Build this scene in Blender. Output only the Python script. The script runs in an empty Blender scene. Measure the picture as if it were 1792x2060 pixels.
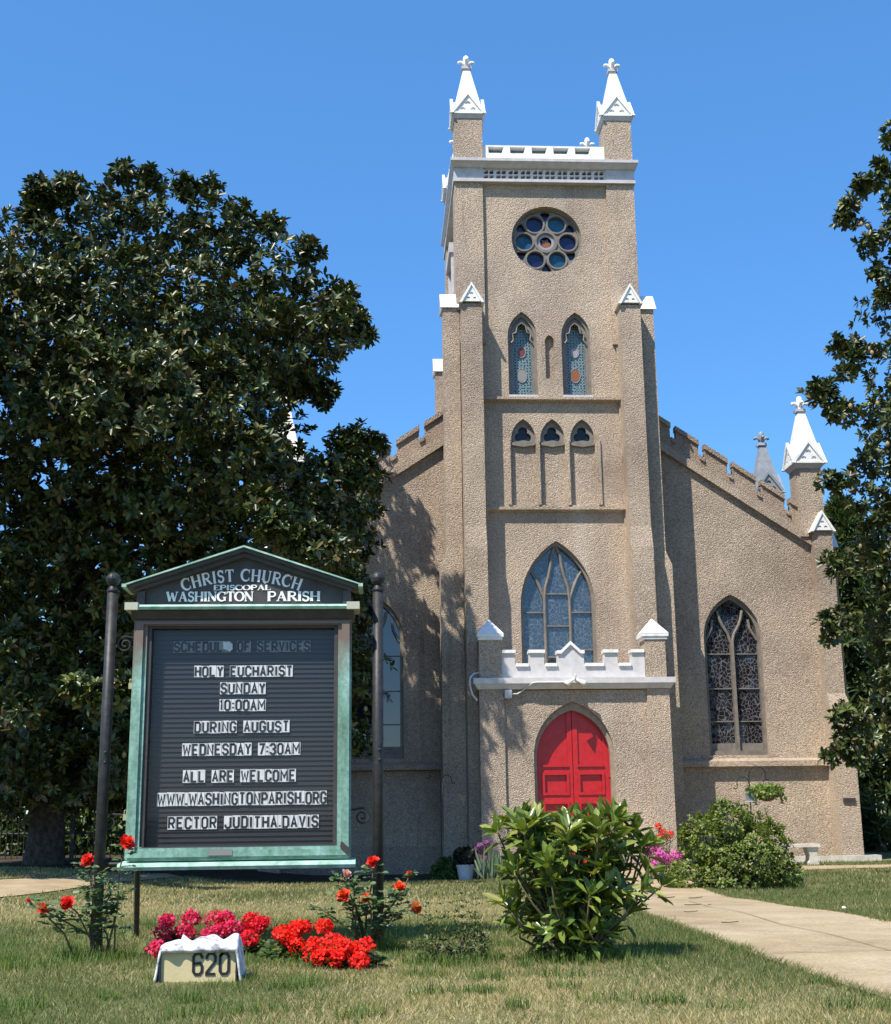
import bpy, math, random
import numpy as np
from mathutils import Vector, Matrix
from mathutils.geometry import tessellate_polygon

# ------------------------------------------------------------------ camera, world, sun, exposure
S = bpy.context.scene
COL = S.collection
cam = bpy.data.cameras.new("camera")
camo = bpy.data.objects.new("camera", cam)
COL.objects.link(camo)
R_ = Vector((0.998493524, -0.0534535373, -0.0123855226))
U_ = Vector((-0.00011092601, -0.227692189, 0.973733154))
U_ = Vector((-0.0001109, -0.227692189, 0.973733154))
F_ = Vector((0.0548695682, 0.972264875, 0.227355105))
U_ = R_.cross(F_)
camo.matrix_world = Matrix(((R_.x, U_.x, -F_.x, 0), (R_.y, U_.y, -F_.y, 0), (R_.z, U_.z, -F_.z, 1.07), (0, 0, 0, 1)))
cam.sensor_fit = 'VERTICAL'; cam.sensor_height = 24.0; cam.lens = 2600 / 2060 * 24.0
cam.clip_start = 0.05; cam.clip_end = 3000
S.camera = camo

SUN_EL, SUN_AZ = 56.0, 222.0           # azimuth clockwise from +Y
W = bpy.data.worlds.new("World"); S.world = W; W.use_nodes = True
wn = W.node_tree.nodes; wl = W.node_tree.links
wn.clear()
sky = wn.new('ShaderNodeTexSky'); sky.sky_type = 'NISHITA'; sky.sun_disc = False
sky.sun_elevation = math.radians(SUN_EL); sky.sun_rotation = math.radians(SUN_AZ)
sky.air_density = 1.0; sky.dust_density = 0.35; sky.ozone_density = 6.0; sky.altitude = 50
bg = wn.new('ShaderNodeBackground'); bg.inputs['Strength'].default_value = 0.135
wo = wn.new('ShaderNodeOutputWorld')
hs_ = wn.new('ShaderNodeHueSaturation'); hs_.inputs['Saturation'].default_value = 1.22; hs_.inputs['Value'].default_value = 1.0
wl.new(sky.outputs[0], hs_.inputs['Color'])
pale = wn.new('ShaderNodeMix'); pale.data_type = 'RGBA'; pale.inputs[0].default_value = 0.25      # summer haze high in the air
pale.inputs[7].default_value = (1.15, 2.8, 6.0, 1)
wl.new(hs_.outputs[0], pale.inputs[6]); wl.new(pale.outputs[2], bg.inputs[0]); wl.new(bg.outputs[0], wo.inputs[0])

sl = bpy.data.lights.new("sun", 'SUN'); sl.energy = 4.6; sl.angle = math.radians(0.53); sl.color = (1.0, 0.94, 0.84)
so = bpy.data.objects.new("sun", sl); COL.objects.link(so)
az, el = math.radians(SUN_AZ), math.radians(SUN_EL)
tosun = Vector((math.sin(az) * math.cos(el), math.cos(az) * math.cos(el), math.sin(el)))
so.rotation_euler = tosun.to_track_quat('Z', 'Y').to_euler()
so.location = tosun * 60
S.view_settings.view_transform = 'Standard'; S.view_settings.look = 'None'
S.view_settings.exposure = 0.62; S.view_settings.gamma = 1.0
S.render.engine = 'CYCLES'
S.cycles.max_bounces = 6; S.cycles.transparent_max_bounces = 12

rng = np.random.default_rng(7)
random.seed(5)

# ------------------------------------------------------------------ tagging helpers
def tag(o, label=None, cat=None, group=None, kind=None):
    if label: o["label"] = label
    if cat: o["category"] = cat
    if group: o["group"] = group
    if kind: o["kind"] = kind
    return o

def thing(name, label, cat, loc=(0, 0, 0), group=None):
    o = bpy.data.objects.new(name, None); COL.objects.link(o); o.location = loc
    o.empty_display_size = 0.2
    return tag(o, label, cat, group)

def link(name, me, mat, parent=None):
    o = bpy.data.objects.new(name, me); COL.objects.link(o)
    if mat is not None:
        me.materials.append(mat)
    if parent is not None:
        o.parent = parent
        # geometry is written in world space: undo the offset of the parents
        off = Vector((0, 0, 0)); p = parent
        while p is not None:
            off += p.location; p = p.parent
        o.location = -off
    return o

# ------------------------------------------------------------------ mesh builder
class MB:
    def __init__(s): s.v = []; s.f = []
    def add(s, vs, fs):
        b = len(s.v); s.v += [tuple(map(float, v)) for v in vs]; s.f += [tuple(b + i for i in f) for f in fs]; return s
    def box(s, x0, x1, y0, y1, z0, z1):
        if x0 > x1: x0, x1 = x1, x0
        vs = [(x0, y0, z0), (x1, y0, z0), (x1, y1, z0), (x0, y1, z0), (x0, y0, z1), (x1, y0, z1), (x1, y1, z1), (x0, y1, z1)]
        return s.add(vs, [(0, 3, 2, 1), (4, 5, 6, 7), (0, 1, 5, 4), (1, 2, 6, 5), (2, 3, 7, 6), (3, 0, 4, 7)])
    def frustum(s, x0, x1, y0, y1, z0, X0, X1, Y0, Y1, z1):
        vs = [(x0, y0, z0), (x1, y0, z0), (x1, y1, z0), (x0, y1, z0), (X0, Y0, z1), (X1, Y0, z1), (X1, Y1, z1), (X0, Y1, z1)]
        return s.add(vs, [(0, 3, 2, 1), (4, 5, 6, 7), (0, 1, 5, 4), (1, 2, 6, 5), (2, 3, 7, 6), (3, 0, 4, 7)])
    def plate(s, outer, holes, a, b, ax='y'):
        """polygon in (x,z) extruded along y from a (front) to b; holes pierce it. ax='x': polygon in (y,z) along x"""
        loops = [outer] + list(holes)
        tris = tessellate_polygon([[Vector((p[0], p[1], 0)) for p in l] for l in loops])
        flat = [p for l in loops for p in l]
        n = len(flat)
        mk = (lambda p, t: (p[0], t, p[1])) if ax == 'y' else (lambda p, t: (t, p[0], p[1]))
        vs = [mk(p, a) for p in flat] + [mk(p, b) for p in flat]
        fs = []
        for t in tris:
            i, j, k = t
            area = (flat[j][0] - flat[i][0]) * (flat[k][1] - flat[i][1]) - (flat[k][0] - flat[i][0]) * (flat[j][1] - flat[i][1])
            if area < 0: i, j, k = i, k, j
            if ax == 'x': i, j, k = i, k, j
            fs.append((i, j, k)); fs.append((n + i, n + k, n + j))
        o = 0
        for li, l in enumerate(loops):
            m = len(l)
            A = sum(l[q][0] * l[(q + 1) % m][1] - l[(q + 1) % m][0] * l[q][1] for q in range(m))
            ccw = (A > 0) == (li == 0)
            if ax == 'x': ccw = not ccw
            for q in range(m):
                i, j = o + q, o + (q + 1) % m
                fs.append((i, n + i, n + j, j) if ccw else (i, j, n + j, n + i))
            o += m
        # side quads: make them face outwards (same rule for outer and holes handled by ccw)
        return s.add(vs, fs)
    def tube(s, pts, r, n=8, cap=True):
        pts = [Vector(p) for p in pts]
        rr = r if isinstance(r, (list, tuple)) else [r] * len(pts)
        vs = []; up = None
        for i, p in enumerate(pts):
            t = (pts[min(i + 1, len(pts) - 1)] - pts[max(i - 1, 0)])
            t = t.normalized() if t.length > 1e-9 else Vector((0, 0, 1))
            if up is None:
                up = t.orthogonal().normalized()
            up = (up - t * up.dot(t))
            up = up.normalized() if up.length > 1e-6 else t.orthogonal().normalized()
            w = t.cross(up)
            for k in range(n):
                a = 2 * math.pi * k / n
                vs.append(p + (up * math.cos(a) + w * math.sin(a)) * rr[i])
        fs = []
        for i in range(len(pts) - 1):
            for k in range(n):
                a, b = i * n + k, i * n + (k + 1) % n
                fs.append((a, b, b + n, a + n))
        if cap:
            fs.append(tuple(range(n - 1, -1, -1))); fs.append(tuple((len(pts) - 1) * n + k for k in range(n)))
        return s.add(vs, fs)
    def lathe(s, cx, cy, prof, n=16):
        vs = []
        for (r, z) in prof:
            for k in range(n):
                a = 2 * math.pi * k / n
                vs.append((cx + r * math.cos(a), cy + r * math.sin(a), z))
        fs = []
        for i in range(len(prof) - 1):
            for k in range(n):
                a, b = i * n + k, i * n + (k + 1) % n
                fs.append((a, b, b + n, a + n))
        fs.append(tuple(range(n - 1, -1, -1))); fs.append(tuple((len(prof) - 1) * n + k for k in range(n)))
        return s.add(vs, fs)
    def build(s, name, mat, parent=None, smooth=False):
        me = bpy.data.meshes.new(name)
        me.from_pydata(s.v, [], s.f); me.update()
        if smooth:
            me.polygons.foreach_set('use_smooth', [True] * len(me.polygons))
        return link(name, me, mat, parent)

def np_mesh(name, V, F, mat, parent=None, col=None, smooth=False):
    """V (n,3), F (m,k) all faces of the same size; col (n,3) per-vertex colour"""
    me = bpy.data.meshes.new(name)
    V = np.asarray(V, dtype=np.float32); F = np.asarray(F, dtype=np.int32)
    k = F.shape[1]
    me.vertices.add(len(V)); me.vertices.foreach_set('co', V.ravel())
    me.loops.add(F.size); me.loops.foreach_set('vertex_index', F.ravel())
    me.polygons.add(len(F))
    me.polygons.foreach_set('loop_start', np.arange(0, F.size, k, dtype=np.int32))
    me.polygons.foreach_set('loop_total', np.full(len(F), k, dtype=np.int32))
    if smooth: me.polygons.foreach_set('use_smooth', np.ones(len(F), dtype=bool))
    me.update(calc_edges=True)
    if col is not None:
        a = me.color_attributes.new('Col', 'FLOAT_COLOR', 'POINT')
        c = np.ones((len(V), 4), dtype=np.float32); c[:, :3] = col
        a.data.foreach_set('color', c.ravel())
    me.validate()
    return link(name, me, mat, parent)

# ------------------------------------------------------------------ materials
def mat(name, col=(.5, .5, .5), rough=.6, metal=0., spec=.5, ior=None, build=None):
    m = bpy.data.materials.new(name); m.use_nodes = True
    nt = m.node_tree; b = nt.nodes['Principled BSDF']
    b.inputs['Base Color'].default_value = (*col, 1); b.inputs['Roughness'].default_value = rough
    b.inputs['Metallic'].default_value = metal
    b.inputs['Specular IOR Level'].default_value = spec
    if ior: b.inputs['IOR'].default_value = ior
    if build: build(nt, b)
    return m

def N(nt, t, **kw):
    n = nt.nodes.new(t)
    for k, v in kw.items():
        if k in n.inputs: n.inputs[k].default_value = v
        else: setattr(n, k, v)
    return n

def objco(nt):
    return nt.nodes.new('ShaderNodeNewGeometry').outputs['Position']

def ramp(nt, src, stops):
    r = nt.nodes.new('ShaderNodeValToRGB'); nt.links.new(src, r.inputs[0])
    e = r.color_ramp.elements
    while len(e) < len(stops): e.new(0.5)
    for i, (p, c) in enumerate(stops):
        e[i].position = p; e[i].color = (*c, 1) if len(c) == 3 else c
    return r.outputs[0]

def noise(nt, scale, detail=3., rough=.5, co=None):
    n = N(nt, 'ShaderNodeTexNoise', Scale=scale, Detail=detail, Roughness=rough)
    nt.links.new(co if co is not None else objco(nt), n.inputs['Vector'])
    return n.outputs[0]

def mix(nt, a, b, fac, mode='MIX'):
    m = nt.nodes.new('ShaderNodeMix'); m.data_type = 'RGBA'; m.blend_type = mode
    for sock, v in ((m.inputs[6], a), (m.inputs[7], b)):
        if isinstance(v, tuple): sock.default_value = (*v, 1)
        else: nt.links.new(v, sock)
    if isinstance(fac, (int, float)): m.inputs[0].default_value = fac
    else: nt.links.new(fac, m.inputs[0])
    return m.outputs[2]

def bump(nt, b, src, strength, dist):
    n = N(nt, 'ShaderNodeBump', Strength=strength, Distance=dist)
    nt.links.new(src, n.inputs['Height']); nt.links.new(n.outputs[0], b.inputs['Normal'])
    return n

def stucco(dark, mid, light, worn):
    def f(nt, b):
        co = objco(nt)
        fine = noise(nt, 36, 5, .72, co)
        vor = N(nt, 'ShaderNodeTexVoronoi', Scale=48.0); nt.links.new(co, vor.inputs['Vector'])
        c1 = ramp(nt, fine, [(.30, dark), (.5, mid), (.70, light)])
        peb = nt.nodes.new('ShaderNodeSeparateColor'); nt.links.new(vor.outputs['Color'], peb.inputs[0])
        c2 = ramp(nt, peb.outputs[0], [(.0, (.52, .49, .48)), (.25, (.86, .84, .83)), (.7, (1.05, 1.04, 1.03)), (1., (1.30, 1.26, 1.20))])
        c = mix(nt, c1, c2, .65, 'MULTIPLY')
        big = ramp(nt, noise(nt, .55, 5, .6, co), [(.30, (.70, .68, .68)), (.47, (.93, .92, .92)), (.68, (1.16, 1.14, 1.10))])
        c = mix(nt, c, big, 1., 'MULTIPLY')
        mapn = N(nt, 'ShaderNodeMapping'); mapn.inputs['Scale'].default_value = (1.4, 1.4, .22)
        nt.links.new(co, mapn.inputs[0])
        st = ramp(nt, noise(nt, 1.0, 6, .65, mapn.outputs[0]), [(.58, (0, 0, 0)), (.74, (1, 1, 1))])
        c = mix(nt, c, worn, N_scale(nt, st, .38))
        # thin old cracks and dark rain runs
        mp2 = N(nt, 'ShaderNodeMapping'); mp2.inputs['Scale'].default_value = (2.6, 2.6, .13); nt.links.new(co, mp2.inputs[0])
        run = ramp(nt, noise(nt, 1.3, 5, .7, mp2.outputs[0]), [(.60, (0, 0, 0)), (.76, (1, 1, 1))])
        c = mix(nt, c, mix(nt, c, (.62, .58, .56), 1., 'MULTIPLY'), N_scale(nt, run, .75))
        nt.links.new(c, b.inputs['Base Color'])
        h = nt.nodes.new('ShaderNodeMath'); h.operation = 'MULTIPLY_ADD'
        nt.links.new(vor.outputs['Distance'], h.inputs[0]); h.inputs[1].default_value = -1.1
        nt.links.new(fine, h.inputs[2])
        bump(nt, b, h.outputs[0], .85, .028)
    return f

def N_scale(nt, src, k):
    m = nt.nodes.new('ShaderNodeMath'); m.operation = 'MULTIPLY'; m.inputs[1].default_value = k
    nt.links.new(src, m.inputs[0]); return m.outputs[0]

M = {}
M['stucco'] = mat('roughcast', rough=.92, spec=.2, build=stucco((.27, .212, .160), (.50, .405, .312), (.68, .57, .455), (.66, .61, .53)))
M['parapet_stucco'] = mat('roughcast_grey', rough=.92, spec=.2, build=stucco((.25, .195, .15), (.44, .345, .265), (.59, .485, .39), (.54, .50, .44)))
def weathered(a, b2, s=6.):
    def f(nt, b):
        co = objco(nt)
        c = ramp(nt, noise(nt, s, 6, .65, co), [(.38, a), (.62, b2)])
        nt.links.new(c, b.inputs['Base Color'])
        bump(nt, b, noise(nt, 30, 3, .5, co), .15, .01)
    return f
def whitepaint(nt, b):
    co = objco(nt)
    c = ramp(nt, noise(nt, 5, 6, .7, co), [(.30, (.60, .57, .52)), (.46, (.78, .77, .74)), (.6, (.83, .83, .81))])
    r = ramp(nt, noise(nt, 3.1, 7, .75, co), [(.64, (0, 0, 0)), (.72, (1, 1, 1))])
    c = mix(nt, c, (.62, .47, .33), N_scale(nt, r, .55))
    nt.links.new(c, b.inputs['Base Color'])
M['white'] = mat('white_paint', rough=.5, build=whitepaint)
M['greypaint'] = mat('grey_paint', rough=.6, build=weathered((.43, .41, .41), (.53, .51, .51)))
M['greypaint_light'] = mat('pale_grey_paint', rough=.6, build=weathered((.55, .53, .52), (.66, .64, .63)))
M['porch_grazing_white'] = mat('white_porch_grazing_light', rough=.6, build=weathered((.50, .475, .46), (.60, .575, .56)))  # porch white greyed in the colour itself for grazing sunlight
M['spire_shade'] = mat('white_spire_shade_grey', rough=.6, build=weathered((.20, .22, .24), (.27, .29, .31)))  # rear spires' white darkened to grey, shade put into the colour
M['darkgrey'] = mat('dark_grey_recess', (.16, .15, .15), .8)
M['frame'] = mat('taupe_frame_paint', rough=.55, build=weathered((.15, .13, .11), (.22, .19, .155)))
M['door_frame'] = mat('brown_door_surround', rough=.8, build=weathered((.24, .19, .145), (.33, .265, .20), 9.))
M['lead'] = mat('lead_flashing', (.2, .2, .21), .5)
M['red'] = mat('red_door_paint', rough=.38, build=weathered((.40, .009, .011), (.49, .013, .015), 9.))
M['black_iron'] = mat('black_iron', rough=.5, spec=.35, build=weathered((.018, .018, .018), (.034, .033, .032), 22.))
M['dark_metal'] = mat('dark_bronze_paint', rough=.55, build=weathered((.035, .03, .027), (.055, .048, .044), 8.))
def verdi(nt, b):
    co = objco(nt)
    mp = N(nt, 'ShaderNodeMapping'); mp.inputs['Scale'].default_value = (1.6, 1.6, .55); nt.links.new(co, mp.inputs[0])
    n = noise(nt, 5, 6, .65, mp.outputs[0])
    c = ramp(nt, n, [(.25, (.09, .16, .115)), (.45, (.17, .31, .235)), (.62, (.26, .44, .365)), (.8, (.38, .54, .48))])
    f2 = ramp(nt, noise(nt, 38, 4, .6, co), [(.35, (.72, .72, .72)), (.6, (1.05, 1.05, 1.05))])
    c = mix(nt, c, f2, 1., 'MULTIPLY')
    # bare brown copper showing at the head of the frame
    sx = nt.nodes.new('ShaderNodeSeparateXYZ'); nt.links.new(co, sx.inputs[0])
    ad = nt.nodes.new('ShaderNodeMath'); ad.operation = 'MULTIPLY_ADD'; ad.inputs[1].default_value = .5
    nt.links.new(noise(nt, 7, 4, .6, mp.outputs[0]), ad.inputs[0]); nt.links.new(sx.outputs[2], ad.inputs[2])
    r = ramp(nt, N_scale(nt, ad.outputs[0], .4), [(.86, (0, 0, 0)), (.965, (1, 1, 1))])
    c = mix(nt, c, (.17, .125, .10), r)
    nt.links.new(c, b.inputs['Base Color'])
M['verdigris'] = mat('verdigris_copper', rough=.6, spec=.3, build=verdi)
M['verdigris_trim'] = mat('verdigris_trim', rough=.6, spec=.3, build=weathered((.20, .36, .27), (.42, .60, .50), 9.))
M['panel'] = mat('black_letter_board', (.028, .028, .03), .5)
M['tile'] = mat('white_letter_tile', rough=.5, build=weathered((.56, .56, .54), (.68, .68, .66), 14.))
M['tile_shade'] = mat('shade_grey_letter_tile', rough=.5, build=weathered((.17, .165, .15), (.24, .23, .21), 14.))  # top line's white tiles greyed to imitate shade and glass reflection
M['ink'] = mat('black_lettering', (.012, .012, .014), .5)
M['white_letter'] = mat('white_sign_lettering', (.75, .75, .74), .6)
def paneglass(nt, b):
    nt.nodes.remove(b)
    out = nt.nodes['Material Output']
    t = nt.nodes.new('ShaderNodeBsdfTransparent'); g = N(nt, 'ShaderNodeBsdfGlossy', Roughness=.02)
    lw = N(nt, 'ShaderNodeLayerWeight', Blend=.5); mx = nt.nodes.new('ShaderNodeMixShader')
    pw = nt.nodes.new('ShaderNodeMath'); pw.operation = 'POWER'; pw.inputs[1].default_value = 5.0; nt.links.new(lw.outputs['Facing'], pw.inputs[0])
    ma = nt.nodes.new('ShaderNodeMath'); ma.operation = 'MULTIPLY_ADD'; ma.inputs[1].default_value = .9; ma.inputs[2].default_value = .022; nt.links.new(pw.outputs[0], ma.inputs[0])
    nt.links.new(ma.outputs[0], mx.inputs[0]); nt.links.new(t.outputs[0], mx.inputs[1]); nt.links.new(g.outputs[0], mx.inputs[2])
    nt.links.new(mx.outputs[0], out.inputs[0])
M['pane'] = mat('clear_pane', build=paneglass)
def leaded(base, came, scale, refl):
    def f(nt, b):
        co = objco(nt)
        v = N(nt, 'ShaderNodeTexVoronoi', Scale=scale); v.feature = 'DISTANCE_TO_EDGE'
        mp = N(nt, 'ShaderNodeMapping'); mp.inputs['Scale'].default_value = (1, .0, .8)
        wv = N(nt, 'ShaderNodeTexNoise', Scale=3.0); nt.links.new(co, wv.inputs['Vector'])
        ofs = nt.nodes.new('ShaderNodeVectorMath'); ofs.operation = 'MULTIPLY_ADD'
        nt.links.new(wv.outputs['Color'], ofs.inputs[0]); ofs.inputs[1].default_value = (.22, 0, .22); nt.links.new(co, ofs.inputs[2])
        nt.links.new(ofs.outputs[0], mp.inputs[0]); nt.links.new(mp.outputs[0], v.inputs['Vector'])
        k = ramp(nt, v.outputs['Distance'], [(.018, (1, 1, 1)), (.06, (0, 0, 0))])
        nt.links.new(mix(nt, base, came, k), b.inputs['Base Color'])
        b.inputs['Roughness'].default_value = .06
        b.inputs['IOR'].default_value = refl
        bump(nt, b, noise(nt, 2.2, 2, .5, co), .04, .02)
    return f
M['glass_dark'] = mat('leaded_dark_glass', build=leaded((.012, .012, .014), (.16, .145, .15), 12.5, 1.5))
M['glass_blue'] = mat('leaded_blue_glass', build=leaded((.035, .055, .075), (.13, .155, .175), 13.0, 1.75))
M['glass_plain'] = mat('plain_glass', (.012, .016, .022), .05, ior=1.9)
M['glass_dull'] = mat('dull_dark_glass', (.02, .024, .03), .15, ior=1.35)
def teal(nt, b):
    co = objco(nt)
    v = N(nt, 'ShaderNodeTexVoronoi', Scale=15.0); v.inputs['Randomness'].default_value = .25
    nt.links.new(co, v.inputs['Vector'])
    c = ramp(nt, v.outputs['Distance'], [(.12, (.012, .016, .022)), (.24, (.035, .11, .12)), (.40, (.05, .10, .11)), (.46, (.30, .36, .36)), (.53, (.30, .36, .36)), (.60, (.05, .025, .03))])
    nt.links.new(c, b.inputs['Base Color'])
M['glass_teal'] = mat('stained_teal_glass', rough=.2, build=teal)
M['glass_navy'] = mat('stained_navy_glass', rough=.15, build=weathered((.008, .010, .045), (.016, .018, .085), 7.))
M['glass_azure'] = mat('stained_azure_glass', rough=.15, build=weathered((.010, .055, .10), (.018, .095, .17), 7.))
M['glass_amber'] = mat('stained_amber_glass', (.26, .10, .03), .2)
M['glass_rust'] = mat('stained_rust_glass', (.16, .05, .03), .2)
M['glass_grey'] = mat('stained_grey_glass', (.24, .24, .21), .2)
M['glass_pale'] = mat('stained_pale_glass', (.32, .30, .32), .25)
def concrete(nt, b):
    co = objco(nt)
    c = ramp(nt, noise(nt, 1.6, 8, .65, co), [(.3, (.29, .215, .125)), (.5, (.39, .30, .18)), (.72, (.47, .375, .24))])
    c2 = ramp(nt, noise(nt, 60, 3, .6, co), [(.3, (.74, .74, .74)), (.6, (1.08, 1.08, 1.08))])
    c = mix(nt, c, c2, 1., 'MULTIPLY')
    sp = ramp(nt, noise(nt, 4.2, 7, .78, co), [(.56, (1, 1, 1)), (.70, (.62, .58, .54))])
    c = mix(nt, c, sp, .9, 'MULTIPLY')
    nt.links.new(c, b.inputs['Base Color'])
    bump(nt, b, noise(nt, 70, 4, .6, co), .25, .01)
M['concrete'] = mat('tan_concrete', rough=.9, spec=.2, build=concrete)
M['stone'] = mat('pale_stone', rough=.85, build=weathered((.46, .42, .35), (.62, .58, .50), 7.))
def soil(nt, b):
    co = objco(nt)
    c = ramp(nt, noise(nt, 7, 8, .7, co), [(.35, (.035, .028, .02)), (.6, (.085, .065, .042)), (.75, (.15, .11, .07))])
    nt.links.new(c, b.inputs['Base Color']); bump(nt, b, noise(nt, 25, 5, .6, co), .5, .04)
M['soil'] = mat('bare_soil', rough=.95, spec=.1, build=soil)
def turf(nt, b):
    co = objco(nt)
    c = ramp(nt, noise(nt, .9, 7, .65, co), [(.32, (.10, .12, .05)), (.5, (.19, .18, .085)), (.68, (.30, .235, .13))])
    c2 = ramp(nt, noise(nt, 55, 4, .7, co), [(.3, (.45, .45, .42)), (.62, (1.15, 1.15, 1.1))])
    nt.links.new(mix(nt, c, c2, 1., 'MULTIPLY'), b.inputs['Base Color']); bump(nt, b, noise(nt, 60, 4, .6, co), .6, .03)
M['turf'] = mat('turf_soil', rough=.95, spec=.1, build=turf)
M['bark'] = mat('grey_brown_bark', rough=.9, spec=.2, build=weathered((.035, .028, .022), (.10, .08, .06), 11.))
M['stem'] = mat('green_brown_stem', rough=.8, build=weathered((.06, .05, .025), (.13, .12, .05), 20.))
M['stem_yellow'] = mat('yellow_green_stem', rough=.7, build=weathered((.16, .15, .04), (.32, .30, .08), 20.))

def foliage(name, rough, spec=.5, transl=.0, coat=0.):
    def f(nt, b):
        a = nt.nodes.new('ShaderNodeVertexColor'); a.layer_name = 'Col'
        nt.links.new(a.outputs[0], b.inputs['Base Color'])
        if transl:
            out = nt.nodes['Material Output']
            t = nt.nodes.new('ShaderNodeBsdfTranslucent'); mx = nt.nodes.new('ShaderNodeMixShader')
            br = mix(nt, a.outputs[0], (1.6, 1.7, .6), 1., 'MULTIPLY')
            nt.links.new(br, t.inputs[0]); mx.inputs[0].default_value = transl
            nt.links.new(b.outputs[0], mx.inputs[1]); nt.links.new(t.outputs[0], mx.inputs[2]); nt.links.new(mx.outputs[0], out.inputs[0])
    return mat(name, rough=rough, spec=spec, build=f)
M['glossy_leaf'] = foliage('glossy_leaf', .36, .36, .05)
M['big_leaf'] = foliage('large_glossy_leaf', .30, .45, .16)
M['leaf'] = foliage('matte_leaf', .45, .4, .22)
M['grass'] = foliage('grass_blade', .6, .25, .4)
M['petal'] = foliage('petal', .6, .2, .25)

# ------------------------------------------------------------------ foliage generators
def nrm(a): return a / np.maximum(np.linalg.norm(a, axis=-1, keepdims=True), 1e-9)

def leaf_geo(P, D, U, L, Wd, fold=.18, droop=.12, col=None):
    """six-vertex folded leaves -> verts, quads, colours"""
    n = len(P); D = nrm(D); Sx = nrm(np.cross(D, U)); U = np.cross(Sx, D)
    L = np.broadcast_to(np.asarray(L, float), (n,))[:, None]; Wd = np.broadcast_to(np.asarray(Wd, float), (n,))[:, None]
    tip = P + D * L - U * L * droop
    mid = P + D * L * .5
    a1 = P + D * L * .36 + Sx * Wd * .5 + U * Wd * fold
    a2 = P + D * L * .74 + Sx * Wd * .42 + U * (Wd * fold - L * droop * .5)
    b1 = P + D * L * .36 - Sx * Wd * .5 + U * Wd * fold
    b2 = P + D * L * .74 - Sx * Wd * .42 + U * (Wd * fold - L * droop * .5)
    V = np.stack([P, a1, a2, tip, b2, b1], 1).reshape(-1, 3)
    o = (np.arange(n) * 6)[:, None]
    F = np.concatenate([o + np.array([[0, 1, 2, 3]]), o + np.array([[0, 3, 4, 5]])], 1).reshape(-1, 4)
    C = np.repeat(col, 6, axis=0) if col is not None else None
    return V, F, C

def rosettes(C, A, n, tilt, tj, r):
    m = len(C); A = nrm(A)
    ref = np.where(np.abs(A[:, 2:3]) > .9, np.array([[1., 0, 0]]), np.array([[0, 0, 1.]]))
    B = nrm(np.cross(A, ref)); Cc = np.cross(A, B)
    ph = (np.arange(n)[None] * 2.39996 + r.uniform(0, 6.28, (m, 1)) + r.normal(0, .2, (m, n)))[..., None]
    t = np.clip(r.normal(tilt, tj, (m, n)), .15, 2.2)[..., None]
    per = B[:, None] * np.cos(ph) + Cc[:, None] * np.sin(ph)
    D = A[:, None] * np.cos(t) + per * np.sin(t)
    U = A[:, None] * np.sin(t) - per * np.cos(t)
    P = np.repeat(C[:, None], n, 1) + D * .012
    return P.reshape(-1, 3), D.reshape(-1, 3), U.reshape(-1, 3)

def palette(n, cols, r, jit=.18):
    cols = np.array([c[:3] for c in cols]); 
    k = r.integers(0, len(cols), n)
    return np.clip(cols[k] * r.uniform(1 - jit, 1 + jit, (n, 1)) * r.uniform(.93, 1.07, (n, 3)), 0.002, 1)

class Leaves:
    def __init__(s): s.V = []; s.F = []; s.C = []; s.n = 0
    def add(s, g):
        V, F, C = g; s.V.append(V); s.F.append(F + s.n); s.C.append(C); s.n += len(V)
    def build(s, name, m, parent=None):
        return np_mesh(name, np.concatenate(s.V), np.concatenate(s.F), m, parent, np.concatenate(s.C))

def lobe_crown(lobes, dens, r, leafL, leafW, nleaf, cols, up=.35, shell=(.72, 1.05), inner=.25, skip=.72, tilt=1.05, gap=None):
    """leaf rosettes at the twig ends of rounded boughs; boughs overlap, buried twigs are dropped"""
    Lc = np.array([l[:3] for l in lobes]); Lr = np.array([l[3] for l in lobes])
    Cs, As = [], []
    for i in range(len(lobes)):
        rad = Lr[i]; m = max(7, int(dens * 12.57 * rad * rad))
        d = nrm(r.normal(size=(m, 3)))
        # lumpy bough surface
        f = 1 + .20 * np.sin(d[:, 0] * 5 + i) * np.sin(d[:, 1] * 4 + 2 * i) + .16 * np.sin(d[:, 2] * 7 + 3 * i + d[:, 0] * 4)
        rr = rad * r.uniform(*shell, m) * f
        k = int(m * inner); rr[:k] *= r.uniform(.3, .8, k)
        p = Lc[i] + d * rr[:, None] * np.array([1, 1, .92])
        dist = np.linalg.norm(p[:, None] - Lc[None], axis=2) / Lr[None]
        dist[:, i] = 9
        ok = dist.min(1) > skip
        if gap:                                              # openings between the sprays of foliage
            q = np.sin(p[:, 0] * 5.1 + 1.3 * np.sin(p[:, 2] * 2.3)) + np.sin(p[:, 1] * 4.7 + i) + np.sin(p[:, 2] * 6.3 + 1.1 * np.sin(p[:, 0] * 3.1)) + r.normal(0, .45, m)
            ok &= q > gap
        Cs.append(p[ok]); a = d[ok] + np.array([0, 0, up]) + r.normal(0, .35, (ok.sum(), 3)); As.append(a)
    C = np.concatenate(Cs); A = np.concatenate(As)
    P, D, U = rosettes(C, A, nleaf, tilt, .35, r)
    n = len(P)
    U = U + r.normal(0, .25, (n, 3)) + np.array([-.15, -.2, .5])
    s = r.uniform(.7, 1.2, n)
    cc = palette(n, cols, r) * np.repeat(r.uniform(.7, 1.3, (len(C), 1)), nleaf, 0)   # each spray has its own tone
    return leaf_geo(P, D, U, leafL * s, leafW * s, .2, .12, cc)

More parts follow.
